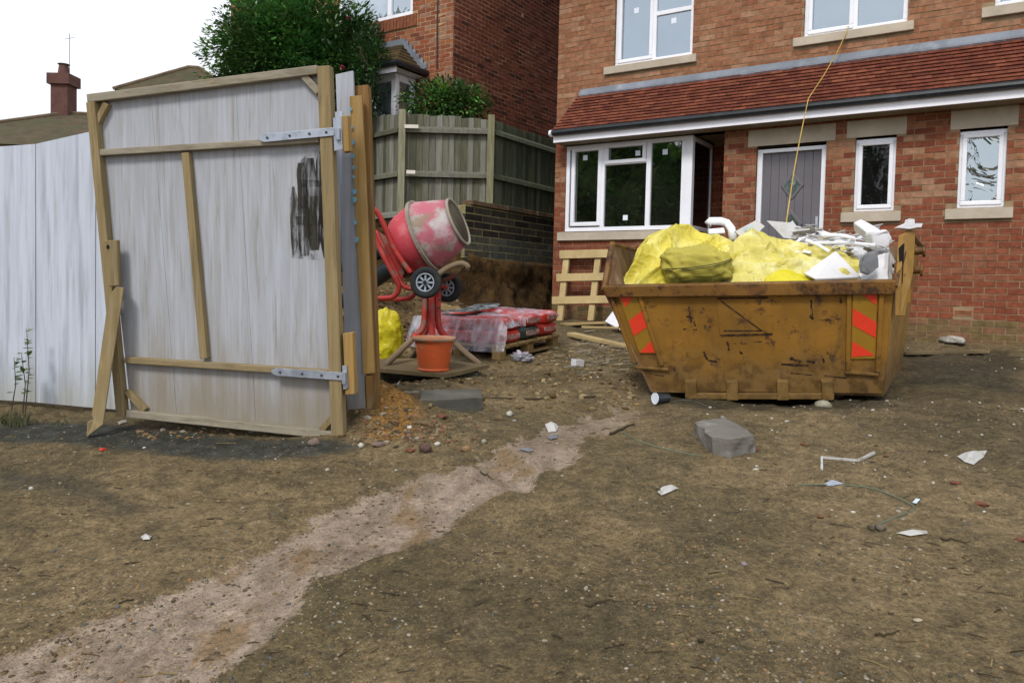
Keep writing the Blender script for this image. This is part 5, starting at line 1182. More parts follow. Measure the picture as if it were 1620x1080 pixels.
M_PALE_T = surf('pale_timber', lin('#aa956a'), [(lin('#7f6c49'), 5, .58, .72, .6), (lin('#d0bd90'), 2, .55, .7, .5)], rough=.85, bump=.3, bscale=30, coord='World', var=.12)
M_CONC = surf('dark_concrete', lin('#525149'), [(lin('#6d5f47'), 4, .54, .7, .6), (lin('#77736a'), 3, .5, .68, .55), (lin('#383833'), 6, .5, .7, .6)], rough=.93, bump=.7, bscale=55, bdist=.006, coord='World', var=.2)
M_CONCL = surf('broken_concrete', lin('#6a665f'), [(lin('#6d5f47'), 4, .54, .7, .6), (lin('#8f8c88'), 5, .52, .66, .6), (lin('#4b4842'), 7, .55, .7, .6)], rough=.93, bump=.8, bscale=45, bdist=.008, coord='World', var=.2)

ZM = 6.45; KS = ZM / 6.75
mixer = thing('cement_mixer', 'pink-red cement mixer with a caked drum on a splayed stand', 'mixer', (W(683, 580, ZM).x, W(683, 580, ZM).y, gh(W(683, 580, ZM).x, W(683, 580, ZM).y)))
XT = Matrix.Translation(-mixer.location)
def xpart(name, mat, fn, parent=None, **k):
    b = MB(XT); fn(b); return b.build(name, mat, parent or mixer, **k)
def curve(pts, n=5):
    "round a polyline of points off (Catmull-Rom)"
    P = [Vector(p) for p in pts]; out = []
    for i in range(len(P) - 1):
        a, b, c, d = P[max(i - 1, 0)], P[i], P[i + 1], P[min(i + 2, len(P) - 1)]
        for k in range(n):
            t = k / n; out.append(.5 * ((2 * b) + (c - a) * t + (2 * a - 5 * b + 4 * c - d) * t * t + (3 * b - a - 3 * c + d) * t ** 3))
    out.append(P[-1]); return out
A, B = W(635, 391, ZM + .04), W(725, 351, ZM - .085); ax = (B - A); L = ax.length / KS; TD = Matrix.Translation(A) @ ax.normalized().to_track_quat('Z', 'Y').to_matrix().to_4x4() @ Matrix.Scale(KS, 4)
drum = xpart('drum', M_MIXR, lambda b: b.lathe([(.001, -.05), (.12, -.045), (.20, -.02), (.238, .01), (.262, .06), (.312, L * .43)], 48, TD), smooth=True)
xpart('drum_mouth_cone', M_MIXW, lambda b: b.lathe([(.312, L * .432), (.300, L * .52), (.252, L * .78), (.206, L * .985)], 48, TD), drum, smooth=True)
xpart('drum_ring', M_CRUST, lambda b: b.lathe([(.312, L * .40), (.328, L * .405), (.330, L * .455), (.312, L * .46)], 48, TD, close=True), drum, smooth=False)
xpart('mouth_rim', M_CRUST, lambda b: b.lathe([(.204, L * .97), (.216, L * .975), (.220, L * 1.0), (.214, L * 1.02), (.200, L * 1.02), (.194, L)], 48, TD, close=True), drum, smooth=True)
xpart('drum_lining', M_MIXI, lambda b: b.lathe([(.193, L * 1.0), (.24, L * .8), (.295, L * .45), (.23, .03), (.05, .0)], 40, TD), drum, smooth=True)
for k in range(3):
    a = k * 2.09 + .4; xpart('paddle', M_MIXI, lambda b: b.prism([TD @ Vector((.28 * math.cos(a), .28 * math.sin(a), L * .3)), TD @ Vector((.24 * math.cos(a + .3), .24 * math.sin(a + .3), L * .75)), TD @ Vector((.14 * math.cos(a + .3), .14 * math.sin(a + .3), L * .75)), TD @ Vector((.16 * math.cos(a), .16 * math.sin(a), L * .3))], (.004, .004, 0)), drum)
def mt(name, pts, r_, mat, d0, d1=None, parent=None):
    n_ = len(pts); d1 = d0 if d1 is None else d1
    P = [W(x, y, ZM + d0 + (d1 - d0) * i / (n_ - 1)) for i, (x, y) in enumerate(pts)]
    return xpart(name, mat, lambda b: b.tube(curve(P), r_, 9), parent, smooth=True)
mt('yoke_tube', [(580, 330), (592, 332), (600, 341), (610, 362), (622, 390), (636, 413), (650, 432)], .022, M_REDT, -.28, -.2)
mt('handle_frame', [(585, 352), (596, 382), (612, 415), (626, 441), (631, 455), (626, 466), (616, 471), (585, 472)], .022, M_REDT, -.18, -.1)
mt('handle_frame', [(594, 366), (608, 393), (623, 424), (634, 447), (643, 455), (662, 457)], .02, M_REDT, .05, -.1)
mt('handle_frame', [(658, 462), (651, 470), (640, 473), (606, 474)], .02, M_REDT, .2)
mt('tow_handle', [(694, 434), (706, 425), (726, 417), (737, 419), (741, 424)], .024, M_DIRTT, -.15); mt('tow_handle', [(698, 446), (716, 437), (731, 428), (740, 424)], .02, M_DIRTT, .1, -.15)
xpart('motor_plate', M_REDT, lambda b: b.prism([W(599, 366, ZM), W(616, 378, ZM), W(640, 430, ZM), W(634, 448, ZM)], _fw * .03), bevel=.004)
xpart('motor_cowl', M_MIXI, lambda b: b.prism([W(612, 378, ZM + .08), W(628, 396, ZM + .08), W(654, 432, ZM + .08), W(636, 440, ZM + .08)], _fw * .2), bevel=.02)
def wheel(px, py, dep, face, r_=.125):
    c = W(px, py, dep); T = Matrix.Translation(c) @ Vector(face).normalized().to_track_quat('Z', 'Y').to_matrix().to_4x4()
    wl = xpart('wheel', M_RUB, lambda b: b.lathe([(r_ * .58, -.03), (r_ * .9, -.036), (r_ * .99, -.02), (r_, 0), (r_ * .99, .02), (r_ * .9, .036), (r_ * .58, .03)], 36, T, close=True), smooth=True)
    xpart('rim', M_RIM, lambda b: (b.lathe([(r_ * .50, .015), (r_ * .59, .02), (r_ * .59, .036), (r_ * .52, .036)], 32, T, close=True), b.lathe([(r_ * .16, -.02), (r_ * .16, .04), (.004, .04)], 16, T),
        [b.prism([T @ Vector((r_ * .14 * math.cos(a) - .006 * math.sin(a), r_ * .14 * math.sin(a) + .006 * math.cos(a), .028)), T @ Vector((r_ * .54 * math.cos(a) - .008 * math.sin(a), r_ * .54 * math.sin(a) + .008 * math.cos(a), .026)),
                  T @ Vector((r_ * .54 * math.cos(a) + .008 * math.sin(a), r_ * .54 * math.sin(a) - .008 * math.cos(a), .026)), T @ Vector((r_ * .14 * math.cos(a) + .006 * math.sin(a), r_ * .14 * math.sin(a) - .006 * math.cos(a), .028))], T.to_3x3() @ Vector((0, 0, -.012))) for a in [k * math.pi / 4 for k in range(8)]]), wl)
    xpart('hub', M_RUB, lambda b: (b.lathe([(r_ * .13, .04), (r_ * .11, .052), (.004, .054)], 14, T), b.lathe([(r_ * .57, -.01), (r_ * .57, .012), (.004, .012)], 24, T)), wl, smooth=True)
wheel(674, 447, ZM - .32, (-.12, -1, .05)); wheel(708, 455, ZM + .16, (-.3, -1, 0))
xpart('axle', M_REDT, lambda b: b.tube([W(674, 447, ZM - .3), W(708, 455, ZM + .16)], .018, 8))
xpart('trunnion', M_REDT, lambda b: b.prism([W(672, 440, ZM - .12), W(696, 440, ZM - .12), W(695, 470, ZM - .06), (W(670, 470, ZM - .06))], _fw * .16), bevel=.01)
for pts, d0, d1 in (([(672, 466), (672, 500), (668, 520), (652, 536)], -.03, -.06), ([(683, 466), (683, 505), (684, 530), (691, 552)], -.06, -.10), ([(693, 466), (693, 505), (698, 524), (714, 538)], -.03, -.05), ([(679, 466), (678, 505), (672, 528), (664, 548)], .06, .22)):
    mt('stand_tube', pts, .027, M_REDT, d0, d1)
for pts, d0, d1 in (([(652, 536), (630, 558), (602, 584)], -.06, -.3), ([(691, 552), (696, 565), (700, 583)], -.10, -.15), ([(714, 538), (735, 557), (761, 578)], -.05, -.02), ([(664, 548), (656, 562), (650, 570)], .22, .55)):
    mt('stand_leg', pts, .026, M_DIRTT, d0, d1)
xpart('stand_bolt', M_BOLT, lambda b: [b.tube([W(694, y, ZM - .08), W(694, y, ZM - .1)], .012, 6) for y in (474, 487)])

# board under the mixer
bq = [W(590, 582, 6.02), W(704, 592, 5.85), W(774, 577, 6.22), W(672, 566, 6.55), (W(590, 568, 6.5))]
bz = sum(q.z for q in bq) / 5
b = MB(); b.prism([Vector((q.x, q.y, q.z)) for q in bq], (0, 0, -.028)); o = rough_edges(b.build('plywood_board', M_PLYB), .006, 6, 2); tag(o, 'muddy plywood sheet raised off the ground under the mixer and bucket', 'board')
for k, (x, y, d) in enumerate(((650, 590, 6.25), (725, 586, 6.2))):
    q = W(x, y, d); b = MB(); b.box(-.16, .16, -.08, .08, -.12, .0); o = b.build('packing_block', M_CONC, bevel=.006); o.location = (q.x, q.y, bz - .032 - (0.01 if k else 0)); tag(o, ['dark packing block under the left of the plywood sheet', 'dark packing block under the right of the plywood sheet'][k], 'block')
# bucket
bc = W(686, 586, 6.02); bk = thing('bucket', 'orange plastic builder bucket with a mortar-stained rim', 'bucket', bc)
part('body', M_BUCK, bk, lambda b: b.lathe([(.002, .0), (.118, .0), (.124, .012), (.116, .022), (.152, .235), (.158, .24), (.158, .25), (.146, .25), (.112, .03), (.002, .028)], 40), smooth=False, fix=True)
part('rim', M_BUCKR, bk, lambda b: b.lathe([(.150, .228), (.166, .232), (.170, .25), (.164, .264), (.148, .262), (.146, .24)], 40, close=True), smooth=True)
bpy.context.view_layer.update()
# yellow sack beside the post
sack('plastic_sack', 'bright yellow plastic sack slumped between the gate post and mixer stand', W(610, 536, 6.75), (.165, .15, .27), .2, 5.5, M_SACKB, .04, .8)
# black pipes behind
for k, (a, c, r_) in enumerate((((585, 447), (618, 424), .085), ((588, 404), (612, 396), .07))):
    A, B = W(*a, 8.0), W(*c, 7.9); T = Matrix.Translation(A) @ (B - A).normalized().to_track_quat('Z', 'Y').to_matrix().to_4x4(); LL = (B - A).length
    b = MB(); b.lathe([(r_, -.6), (r_, LL), (r_ * .88, LL), (r_ * .88, -.6)], 24, T, close=True); tag(b.build('drain_pipe', M_BLACKPL, smooth=False), ['thick black drain pipe resting on the soil heap behind the mixer', 'upper black pipe end behind the mixer frame'][k], 'pipe')
# ---- pallet of cement
c0 = Vector((-.10, 7.00, 0)); e1 = Vector((.74, 1.28, 0)).normalized(); e2 = Vector((-.87, .50, 0)).normalized(); zb = gh(-.05, 7.2) + .0
PM = Matrix.Translation((c0.x, c0.y, zb)) @ Matrix(((e1.x, e2.x, 0, 0), (e1.y, e2.y, 0, 0), (0, 0, 1, 0), (0, 0, 0, 1))) @ Matrix.Rotation(-.055, 4, 'Y')
pallet = thing('pallet', 'low timber pallet carrying the red cement bags', 'pallet'); pallet.matrix_world = PM
for k in range(7): part('deck_board', M_PALLET, pallet, lambda b: b.box(k * .175 + random.uniform(-.005, .005), k * .175 + .12, -.02, .97, .092, .112), bevel=.002)
for j in range(3):
    part('stringer', M_PALLET, pallet, lambda b: b.box(0, 1.18, j * .43, j * .43 + .09, .072, .0915), bevel=.002)
    part('base_board', M_PALLET, pallet, lambda b: b.box(0, 1.18, j * .43, j * .43 + .09, -.02, .0), bevel=.002)
    for i in range(3): part('block', M_PALLET, pallet, lambda b: b.box(i * .53, i * .53 + .11, j * .43 + .002, j * .43 + .088, .0005, .0715), bevel=.003)
def bag_mat():
    t = NT('red_cement_bag'); v = t.coords('Object'); wv = t.coords('World')
    c = t.mix(t.ramp(t.noise(wv, 5, 5), .4, .65), lin('#c43a2d'), lin('#a32e28'))
    c = t.mix(t.math('MULTIPLY', t.ramp(t.noise(wv, 9, 5), .58, .72), .5), c, lin('#b9a79c'))
    return t.done(t.pbsdf(c, .55, t.bump(t.noise(wv, 14, 5, .6), .5, .015), 0, .35))
M_BAG = bag_mat(); M_BAGD = surf('dark_bag_print', lin('#39443f'), [(lin('#5b6a62'), 9, .5, .7, .5)], rough=.55, bump=.2, coord='World'); 
def print_mat():
    t = NT('white_bag_print'); v = t.coords('Object', (70, 70, 26)); a = t.ramp(t.noise(v, 1.0, 3, .6), .46, .54)
    p = t.pbsdf(lin('#c9a7a0'), .6); tr = t.n('ShaderNodeBsdfTransparent'); mx = t.n('ShaderNodeMixShader'); t.l(a, mx.inputs[0]); t.l(tr.outputs[0], mx.inputs[1]); t.l(p.outputs[0], mx.inputs[2]); return t.done(mx)
M_PRINT = print_mat()
def bag(a, bb, z, la, lb, h, label, seed, dark=False, pr=True):
    b = MB(); nu, nv = 40, 20; vs, fs = [], []
    for j in range(nv + 1):
        th = math.pi * j / nv
        for i in range(nu):
            ph = 2 * math.pi * i / nu; e = lambda v, k: math.copysign(abs(v) ** k, v)
            d = Vector((math.sin(th) * math.cos(ph), math.sin(th) * math.sin(ph), math.cos(th)))
            p = Vector((e(math.cos(ph), .35) * la / 2 * e(math.sin(th), .35), e(math.sin(ph), .35) * lb / 2 * e(math.sin(th), .35), e(d.z, .55) * h / 2))
            p *= 1 + .05 * noise.noise(p * 7 + Vector((seed, 0, 0))); vs.append(p)
    for j in range(nv):
        for i in range(nu): fs.append((j * nu + i, (j + 1) * nu + i, (j + 1) * nu + (i + 1) % nu, j * nu + (i + 1) % nu))
    b.add(vs, fs); t = thing('cement_bag', label, 'bag', group='cement bags on the pallet'); t.matrix_world = PM @ Matrix.Translation((a, bb, z)) @ Matrix.Rotation(random.uniform(-.05, .05), 4, 'Z')
    b.build('body', M_BAGD if dark else M_BAG, t, smooth=True)
    if pr: part('print', M_PRINT, t, lambda q: q.box(-la * .28, la * .34, -lb / 2 - .012, -lb / 2 + .0, -h * .14, h * .2))
    return t
row = ('first', 'second', 'third'); k = 0
for lz, lay in ((.172, 'lower'), (.285, 'upper')):
    for j in range(2):
        for i in range(3):
            if lay == 'upper' and i == 2 and j == 0: pass
            bag(.22 + i * .385 + (.04 if lay == 'upper' else 0), .25 + j * .45 + random.uniform(-.012, .012), lz + .004 * i, .385, .49, .128, f'{lay} red cement bag, {row[i]} from the bucket end in the {"outer" if j == 0 else "inner"} row', k * 3.7, dark=(lay == 'lower' and i == 1 and j == 0), pr=(j == 0)); k += 1
# torn clear wrap over the bags
def film_mat():
    t = NT('clear_plastic_wrap'); v = t.coords('World'); vs_ = t.coords('World', (22, 22, 2.0))
    a = t.math('ADD', t.math('MULTIPLY', t.ramp(t.noise(vs_, .9, 4, .5), .45, .7), .35), t.ramp(t.noise(v, 4.5, 4, .5), .36, .76, .08, .58))
    nr_ = t.bump(t.noise(v, 16, 4, .55, .8), .7, .012)
    p = t.pbsdf(t.mix(t.ramp(t.noise(v, 5, 4), .4, .6), lin('#c9bcc8'), lin('#aeb8c4')), .22, nr_, 0, .6); tr = t.n('ShaderNodeBsdfTransparent')
    mx = t.n('ShaderNodeMixShader'); t.l(a, mx.inputs[0]); t.l(tr.outputs[0], mx.inputs[1]); t.l(p.outputs[0], mx.inputs[2]); return t.done(mx)
M_FILM = film_mat()
fm = MB(); nu, nv = 90, 70; vs, fs = [], []
for j in range(nv + 1):
    for i in range(nu + 1):
        a = -.32 + 1.42 * i / nu; bb = -.07 + 1.12 * j / nv; top = .362 + .05 * math.exp(-((a - .75) / .3) ** 2 - ((bb - .5) / .35) ** 2)
        dr = max(0, (.05 - a)) ; z = top - .015 * math.sin(a * 16) ** 2; aa = a
        if a < .05: z = top - (.05 - a) * 1.25 ; aa = .05 - (.05 - a) * .5 - .02
        if bb < .0: z -= (0 - bb) * (.2 if a > .35 else 1.2)
        if bb > .98: z -= (bb - .98) * 2
        n_ = crumple(Vector((a, bb, z)) * .8, 2.2, .022)
        if a > .3 and j == 0: z -= .03 * noise.noise(Vector((a * 9, 0, 0)))
        z = max(z + n_, .07)
        vs.append(PM @ Vector((aa + n_ * .3, bb + .04 * noise.noise(Vector((a * 5, j * .0, 3))) * (1 - j / nv), z)))
for j in range(nv):
    for i in range(nu): fs.append((j * (nu + 1) + i, j * (nu + 1) + i + 1, (j + 1) * (nu + 1) + i + 1, (j + 1) * (nu + 1) + i))
fm.add(vs, fs); tag(fm.build('plastic_wrap', M_FILM, smooth=True), 'torn clear plastic wrap lying over the cement bags', 'wrap')
M_GREYF = surf('dark_wrap_print', lin('#2e3436'), [(lin('#8d9396'), 14, .5, .58, .8)], rough=.5, bump=.2, coord='World')
dk = MB(); nu = 24; vs, fs = [], []
for j in range(9):
    for i in range(nu + 1):
        a = .12 + .62 * i / nu; bb = .42 + .30 * j / 8 + .05 * math.sin(a * 9); vs.append(PM @ Vector((a, bb, .392 + .05 * math.exp(-((a - .75) / .3) ** 2 - ((bb - .5) / .35) ** 2) + crumple(Vector((a, bb, 0)), 4, .01))))
for j in range(8):
    for i in range(nu): fs.append((j * (nu + 1) + i, j * (nu + 1) + i + 1, (j + 1) * (nu + 1) + i + 1, (j + 1) * (nu + 1) + i))
dk.add(vs, fs); tag(dk.build('printed_sheet', M_GREYF, smooth=True), 'dark printed plastic sheet on top of the cement bags', 'sheet')
sack('plastic_scrap', 'scrunched clear plastic scrap at the near corner of the pallet', GP(826, 574, .03), (.10, .08, .06), 0, 12.0, M_FILM, .06, .4)['category'] = 'plastic'

# pallet frame leaning on the house
def lw(px, py, out): return onplane(px, py, HM @ Vector((0, -out, 0)), (HM.to_3x3() @ Vector((0, -1, 0))))
lp = thing('pallet', 'open slatted pallet leaning against the house wall behind the skip', 'pallet', (lw(910, 505, .4).x, lw(910, 505, .4).y, .7)); LT = Matrix.Translation(-lp.location)
def oo(y): return .06 + (y - 395) / 110 * .33
hn = HM.to_3x3() @ Vector((0, 1, 0))
for ya, yb, x0, x1 in ((396, 409, 885, 972), (433, 445, 880, 972), (469, 481, 873, 972)):
    part('slat', M_PALE_T, lp, lambda b: (setattr(b, 'M', LT), b.prism([lw(x0, ya, oo(ya) + .05), lw(x1, ya - 2, oo(ya) + .05), lw(x1, yb - 2, oo(yb) + .05), lw(x0, yb, oo(yb) + .05)], hn * .022)), bevel=.003)
for (xa, xb) in ((892, 880), (942, 929)):
    part('bearer', M_PALE_T, lp, lambda b: (setattr(b, 'M', LT), b.prism([lw(xa, 398, oo(398) + .02), lw(xa + 9, 398, oo(398) + .02), lw(xb + 9, 507, oo(507) + .02), lw(xb, 507, oo(507) + .02)], hn * .045)), bevel=.003)
# planks and boards near the pallet
def plank(name, label, a, c, wid, thick, mat, lift=0.02, roll=0.0, cat='plank'):
    A, B = GP(*a), GP(*c); A.z += lift; B.z += lift; s = Vector((0, 0, 1)).cross(B - A).normalized(); cc = (A + B) / 2
    b = MB(Matrix.Translation(-cc)); b.beam(A, B, s, wid, Vector((0, 0, 1)), thick); o = b.build(name, mat, bevel=.003); o.location = cc; return tag(o, label, cat)
plank('plank', 'long yellow plank on the ground left of the skip', (903, 536), (1002, 556), .12, .035, M_PALE_T, .03)
plank('plank', 'broad pale board lying at the foot of the leaning pallet', (893, 517), (985, 515), .30, .02, M_PALLET, .03)
plank('batten', 'thin batten crossing the boards by the polystyrene', (920, 527), (990, 528), .05, .025, M_PALE_T, .05)
A, B = W(697, 485, 8.3), W(790, 507, 8.0); b = MB(Matrix.Translation(-A)); b.beam(A, B, Vector((0, -.4, 1)), .07, Vector((0, 1, 0)), .04); o = b.build('plank', M_PALE_T, bevel=.003); o.location = A; tag(o, 'pale plank slanting across the soil behind the mixer', 'plank')
slab('polystyrene_sheet', 'white polystyrene sheet stood against the left end of the skip', 'sheet', [(957, 508), (972, 489), (990, 492), (1000, 520), (985, 523)], [9.9, 10.0, 9.9, 9.55, 9.6], .03, M_FOAMW)
q = GP(913, 581); b = MB(); b.box(-.045, .045, -.04, .04, 0, .065); o = b.build('foam_block', M_FOAMW, bevel=.004); o.location = q; o.rotation_euler = (0, .1, .5); tag(o, 'small white foam block on the mud by the pallet', 'foam')

# concrete blocks
def conc(label, top, zt, h, mat, cuts=5, amt=.006):
    P = [onz(x, y, zt) for x, y in top]; c = sum(P, Vector()) / len(P); b = MB(Matrix.Translation(-c)); b.prism(P, (0, 0, -h)); o = b.build('concrete_block', mat, smooth=False); o.location = c; rough_edges(o, amt, 14, cuts, h * 9); return tag(o, label, 'block')
z1 = gh(-.4, 5.05) + .095; conc('dark concrete block lying level beside the gate post', [(664, 634), (763, 629), (760, 615), (668, 617)], z1, .125, M_CONC, 6, .007)
z2 = gh(1.2, 4.25) + .075; conc('broken pale concrete block with chipped corners in front of the skip', [(1097, 668), (1128, 690), (1156, 694), (1194, 688), (1170, 672), (1146, 659)], z2, .13, M_CONCL, 5, .014)
# fallen paper cup
q = GP(1046, 641); T = Matrix.Rotation(R(78), 4, 'Y') @ Matrix.Rotation(0, 4, 'Z')
cup = thing('paper_cup', 'fallen dark paper cup with a white inside near the skip', 'cup', (q.x, q.y, q.z + .036)); cup.rotation_euler = (0, 0, R(25))
part('wall', M_BLACKPL, cup, lambda b: b.lathe([(.030, .055), (.037, -.05), (.0375, -.052), (.0355, -.052)], 24, Matrix.Rotation(R(90), 4, 'Y'), close=False), smooth=False)
part('inside', M_STICK, cup, lambda b: (b.lathe([(.0355, -.053), (.0395, -.055), (.0395, -.05), (.0355, -.049)], 24, Matrix.Rotation(R(90), 4, 'Y'), close=True), b.lathe([(.035, -.0535), (.002, -.0525)], 24, Matrix.Rotation(R(90), 4, 'Y'))))
# ------------------------------------------------------------------ litter, stones, sticks
M_ROCK = surf('field_stone', (1, 1, 1), [(lin('#6a5c44'), 20, .5, .65, .5)], rough=.9, bump=.4, bscale=120, bdist=.003, attr=True, coord='World', var=.2, vscale=30)
M_REDBIT = surf('brick_fragment', lin('#6b4333'), [(lin('#5c4632'), 20, .5, .65, .6)], rough=.95, bump=.6, bscale=80, coord='World', var=.2, vscale=20)
M_STICKW = surf('dead_stick', lin('#3d3323'), rough=.95, bump=.5, bscale=80, coord='World')
M_LITTER = surf('white_litter', lin('#aeadaa'), [(lin('#857c6b'), 14, .5, .66, .7)], rough=.6, bump=.2, coord='World', var=.08)
M_GREENS_ = surf('green_string', lin('#5e6c5a'), rough=.7, bump=0); M_WIREB = surf('grey_wire', lin('#5c5b55'), rough=.6, bump=0)
def stone_shape(b, c, r_, seed, sq=(1, 1, .7), sub=1):
    bm = bmesh.new(); bmesh.ops.create_icosphere(bm, subdivisions=sub, radius=1)
    rot = Matrix.Rotation(seed * 2.3, 3, 'Z'); vs = []
    for v in bm.verts:
        k = 1 + .5 * noise.noise(v.co * 1.5 + Vector((seed, seed * 1.7, 0))); p = Vector((v.co.x * sq[0], v.co.y * sq[1], v.co.z * sq[2])) * (k * r_); vs.append(rot @ p + c)
    fs = [tuple(v.index for v in f.verts) for f in bm.faces]; bm.free(); b.add(vs, fs)
def rock(label, px, py, wpx, col, sq=(1, .8, .65), mat=None, name='stone', cat='stone', sub=2):
    q = GP(px, py); r_ = wpx / 2 / FPX * q.y; b = MB(); b.col = lin(col); stone_shape(b, Vector((0, 0, r_ * sq[2] * .55)), r_, px * .37 + py, sq, sub)
    o = b.build(name, mat or M_ROCK, smooth=mat is None); o.location = q; return tag(o, label, cat)
rock('smooth pale stone on the ground under the skip front', 1302, 645, 27, '#8d8877')
rock('smooth white pebble beside the dark concrete block', 806, 660, 18, '#a5a497', (1, .6, .55))
rock('brown pebble next to the white pebble', 790, 665, 15, '#6c5b42')
rock('grey rounded stone at the end of the green string', 1392, 838, 20, '#55524a'); rock('small dark stone touching the grey rounded stone', 1378, 839, 13, '#3f3c34')
rock('round dark clod in the right foreground', 1109, 1016, 13, '#33291d'); rock('pale flat pebble in the right foreground', 1452, 983, 14, '#a89c84', (1, .7, .4)); rock('mauve chip in the right middle of the mud', 1177, 896, 11, '#8c7f80')
rock('pinkish stone at the foot of the gate corner', 497, 704, 20, '#75655e'); rock('white quartz stone at the foot of the gate post', 571, 706, 12, '#b8b3a8'); rock('pink stone in the rubble by the gate post', 599, 706, 24, '#72625b', (1, .6, .45))
rock('dark red stone in the rubble by the stream', 672, 718, 24, '#54403a'); rock('tan stone at the edge of the rubble', 737, 706, 20, '#84684a'); rock('white stone in the middle of the rubble', 692, 706, 12, '#b6b2a9'); rock('white chip between the stones', 648, 679, 10, '#b9b6ae')
for k, (x, y, w_) in enumerate(((1512, 764, 20), (1553, 799, 24), (1402, 722, 12), (1270, 704, 15), (1297, 820, 14), (1312, 818, 9), (1614, 857, 22), (1196, 712, 14), (1176, 858, 11), (648, 716, 22), (752, 640, 16), (1140, 720, 10), (700, 660, 26))):
    rock(['orange brick chip in the mud right of the bent strip', 'largest red brick piece at the right of the mud', 'small brick chip beside the bent white strip', 'brick chip in the mud below the skip feet', 'brick chip left of the grey stones', 'tiny brick chip beside another chip', 'brick piece at the right edge of the photo', 'brick chip under the broken block', 'lone brick chip in the right foreground', 'red brick lump in the rubble by the gate post', 'brick lump at the end of the dark block', 'tiny brick chip in front of the broken block', 'long brick sliver in front of the dark block'][k],
         x, y, w_, '#9a4c33', (1, .75, .35), M_REDBIT, 'brick_fragment', 'brick', 1)
def wire(name, label, pts, r_, mat, cat, lift=.006):
    if name == 'stick': pts = [(pts[0][0] + (pts[-1][0] - pts[0][0]) * i / 6, pts[0][1] + (pts[-1][1] - pts[0][1]) * i / 6 + (random.uniform(-2.5, 2.5) if 0 < i < 6 else 0)) for i in range(7)]
    P = [GP(x, y, lift) for x, y in pts]; b = MB(); r_ = [r_ * (1.2 - .7 * i / (len(P) * 3 - 3)) for i in range(len(P) * 3 - 2)] if name == 'stick' else r_; b.tube(curve(P, 3) if len(P) > 2 else P, r_, 5); return tag(b.build(name, mat), label, cat)
P = [GP(1300, 744, .004), GP(1300, 726, .01), GP(1358, 729, .008), GP(1383, 719, .012)]
b = MB(); b.tube(P, .0085, 4); tag(b.build('plastic_strip', M_LITTER), 'bent white plastic strip on the mud in front of the skip', 'strip')
wire('string', 'green string trailing over the mud to the grey stones', [(1262, 768), (1340, 770), (1390, 778), (1446, 802), (1420, 818), (1386, 832)], .003, M_GREENS_, 'string')
wire('wire', 'thin grey wire curling from the cup under the skip', [(1063, 640), (1090, 637), (1118, 645)], .004, M_WIREB, 'wire'); wire('wire', 'thin green wire looped left of the broken block', [(985, 684), (1015, 700), (1060, 712), (1110, 722)], .0025, M_GREENS_, 'wire')
wire('rod', 'long thin rusty rod lying right of the dark block', [(766, 632), (850, 634), (942, 635)], .008, M_STICKW, 'rod'); wire('cable', 'pale cable trailing from under the plywood sheet', [(642, 590), (629, 606), (640, 616), (662, 621)], .006, M_LITTER, 'cable')
wire('stick', 'thick dark stick at the end of the stream', [(966, 688), (1003, 669)], .010, M_STICKW, 'stick'); wire('stick', 'dark twig beside the white litter at the right', [(1488, 855), (1535, 858)], .0032, M_STICKW, 'stick'); wire('stick', 'dark twig lying across the stream', [(760, 742), (782, 758)], .0035, M_STICKW, 'stick')
wire('stick', 'thin brown stick in the front of the mud', [(925, 960), (982, 955)], .0032, M_STICKW, 'stick'); wire('stick', 'dark twig low in the right foreground', [(1385, 1005), (1423, 998)], .0035, M_STICKW, 'stick')
def scrap(name, label, pts, mat, cat, hump=.02):
    P = [GP(x, y, .006) for x, y in pts]; c = sum(P, Vector()) / len(P); b = MB(Matrix.Translation(-c)); n = len(P)
    mid = [p.lerp(c, .45) + Vector((0, 0, hump * random.uniform(.3, 1.2))) for p in P]; b.add(P + mid + [c + Vector((0, 0, hump))], [(i, (i + 1) % n, n + (i + 1) % n, n + i) for i in range(n)] + [(n + i, n + (i + 1) % n, 2 * n) for i in range(n)])
    o = b.build(name, mat); o.location = c; rough_edges(o, .004, 25, 1, c.x * 5); return tag(o, label, cat)
scrap('plastic_bag', 'torn white plastic bag on the mud at the right', [(1514, 724), (1526, 731), (1540, 735), (1556, 722), (1562, 716), (1545, 720), (1528, 725)], M_LITTER, 'bag', .035)
scrap('paper_strip', 'flat white paper strip in the right foreground', [(1417, 847), (1440, 843), (1466, 844), (1468, 848), (1440, 851)], M_LITTER, 'paper', .006)
scrap('plaster_splat', 'splat of white plaster on the mud in the middle', [(1040, 778), (1048, 770), (1062, 767), (1074, 772), (1066, 778), (1056, 783), (1046, 784)], M_LITTER, 'plaster', .008)
scrap('plaster_splat', 'grey scatter of plaster by the stream head', [(862, 672), (870, 668), (884, 671), (880, 678), (868, 680)], M_LITTER, 'plaster', .02); scrap('plaster_splat', 'white crumbs of plaster in the left foreground', [(222, 853), (230, 849), (240, 852), (236, 858), (226, 858)], M_LITTER, 'plaster', .01)
scrap('paper_scrap', 'white scrap under the bottom left of the gate', [(186, 672), (200, 668), (201, 671), (188, 675)], M_LITTER, 'paper', .01); scrap('plastic_chip', 'orange chip on the tarmac before the gate', [(156, 713), (166, 709), (170, 711), (160, 715)], M_RED, 'chip', .008)
scrap('bottle_cap', 'pale blue bottle cap by the green string', [(1443, 794), (1449, 791), (1456, 793), (1450, 797)], M_BLUISH, 'cap', .008); scrap('foil_scrap', 'bluish foil scrap on the stream', [(822, 711), (835, 707), (846, 709), (836, 714)], M_GREYP, 'scrap', .006); scrap('plastic_scrap', 'grey plastic scrap lying on the stream head', [(865, 688), (880, 684), (884, 688), (872, 692)], M_GREYP, 'scrap', .012)
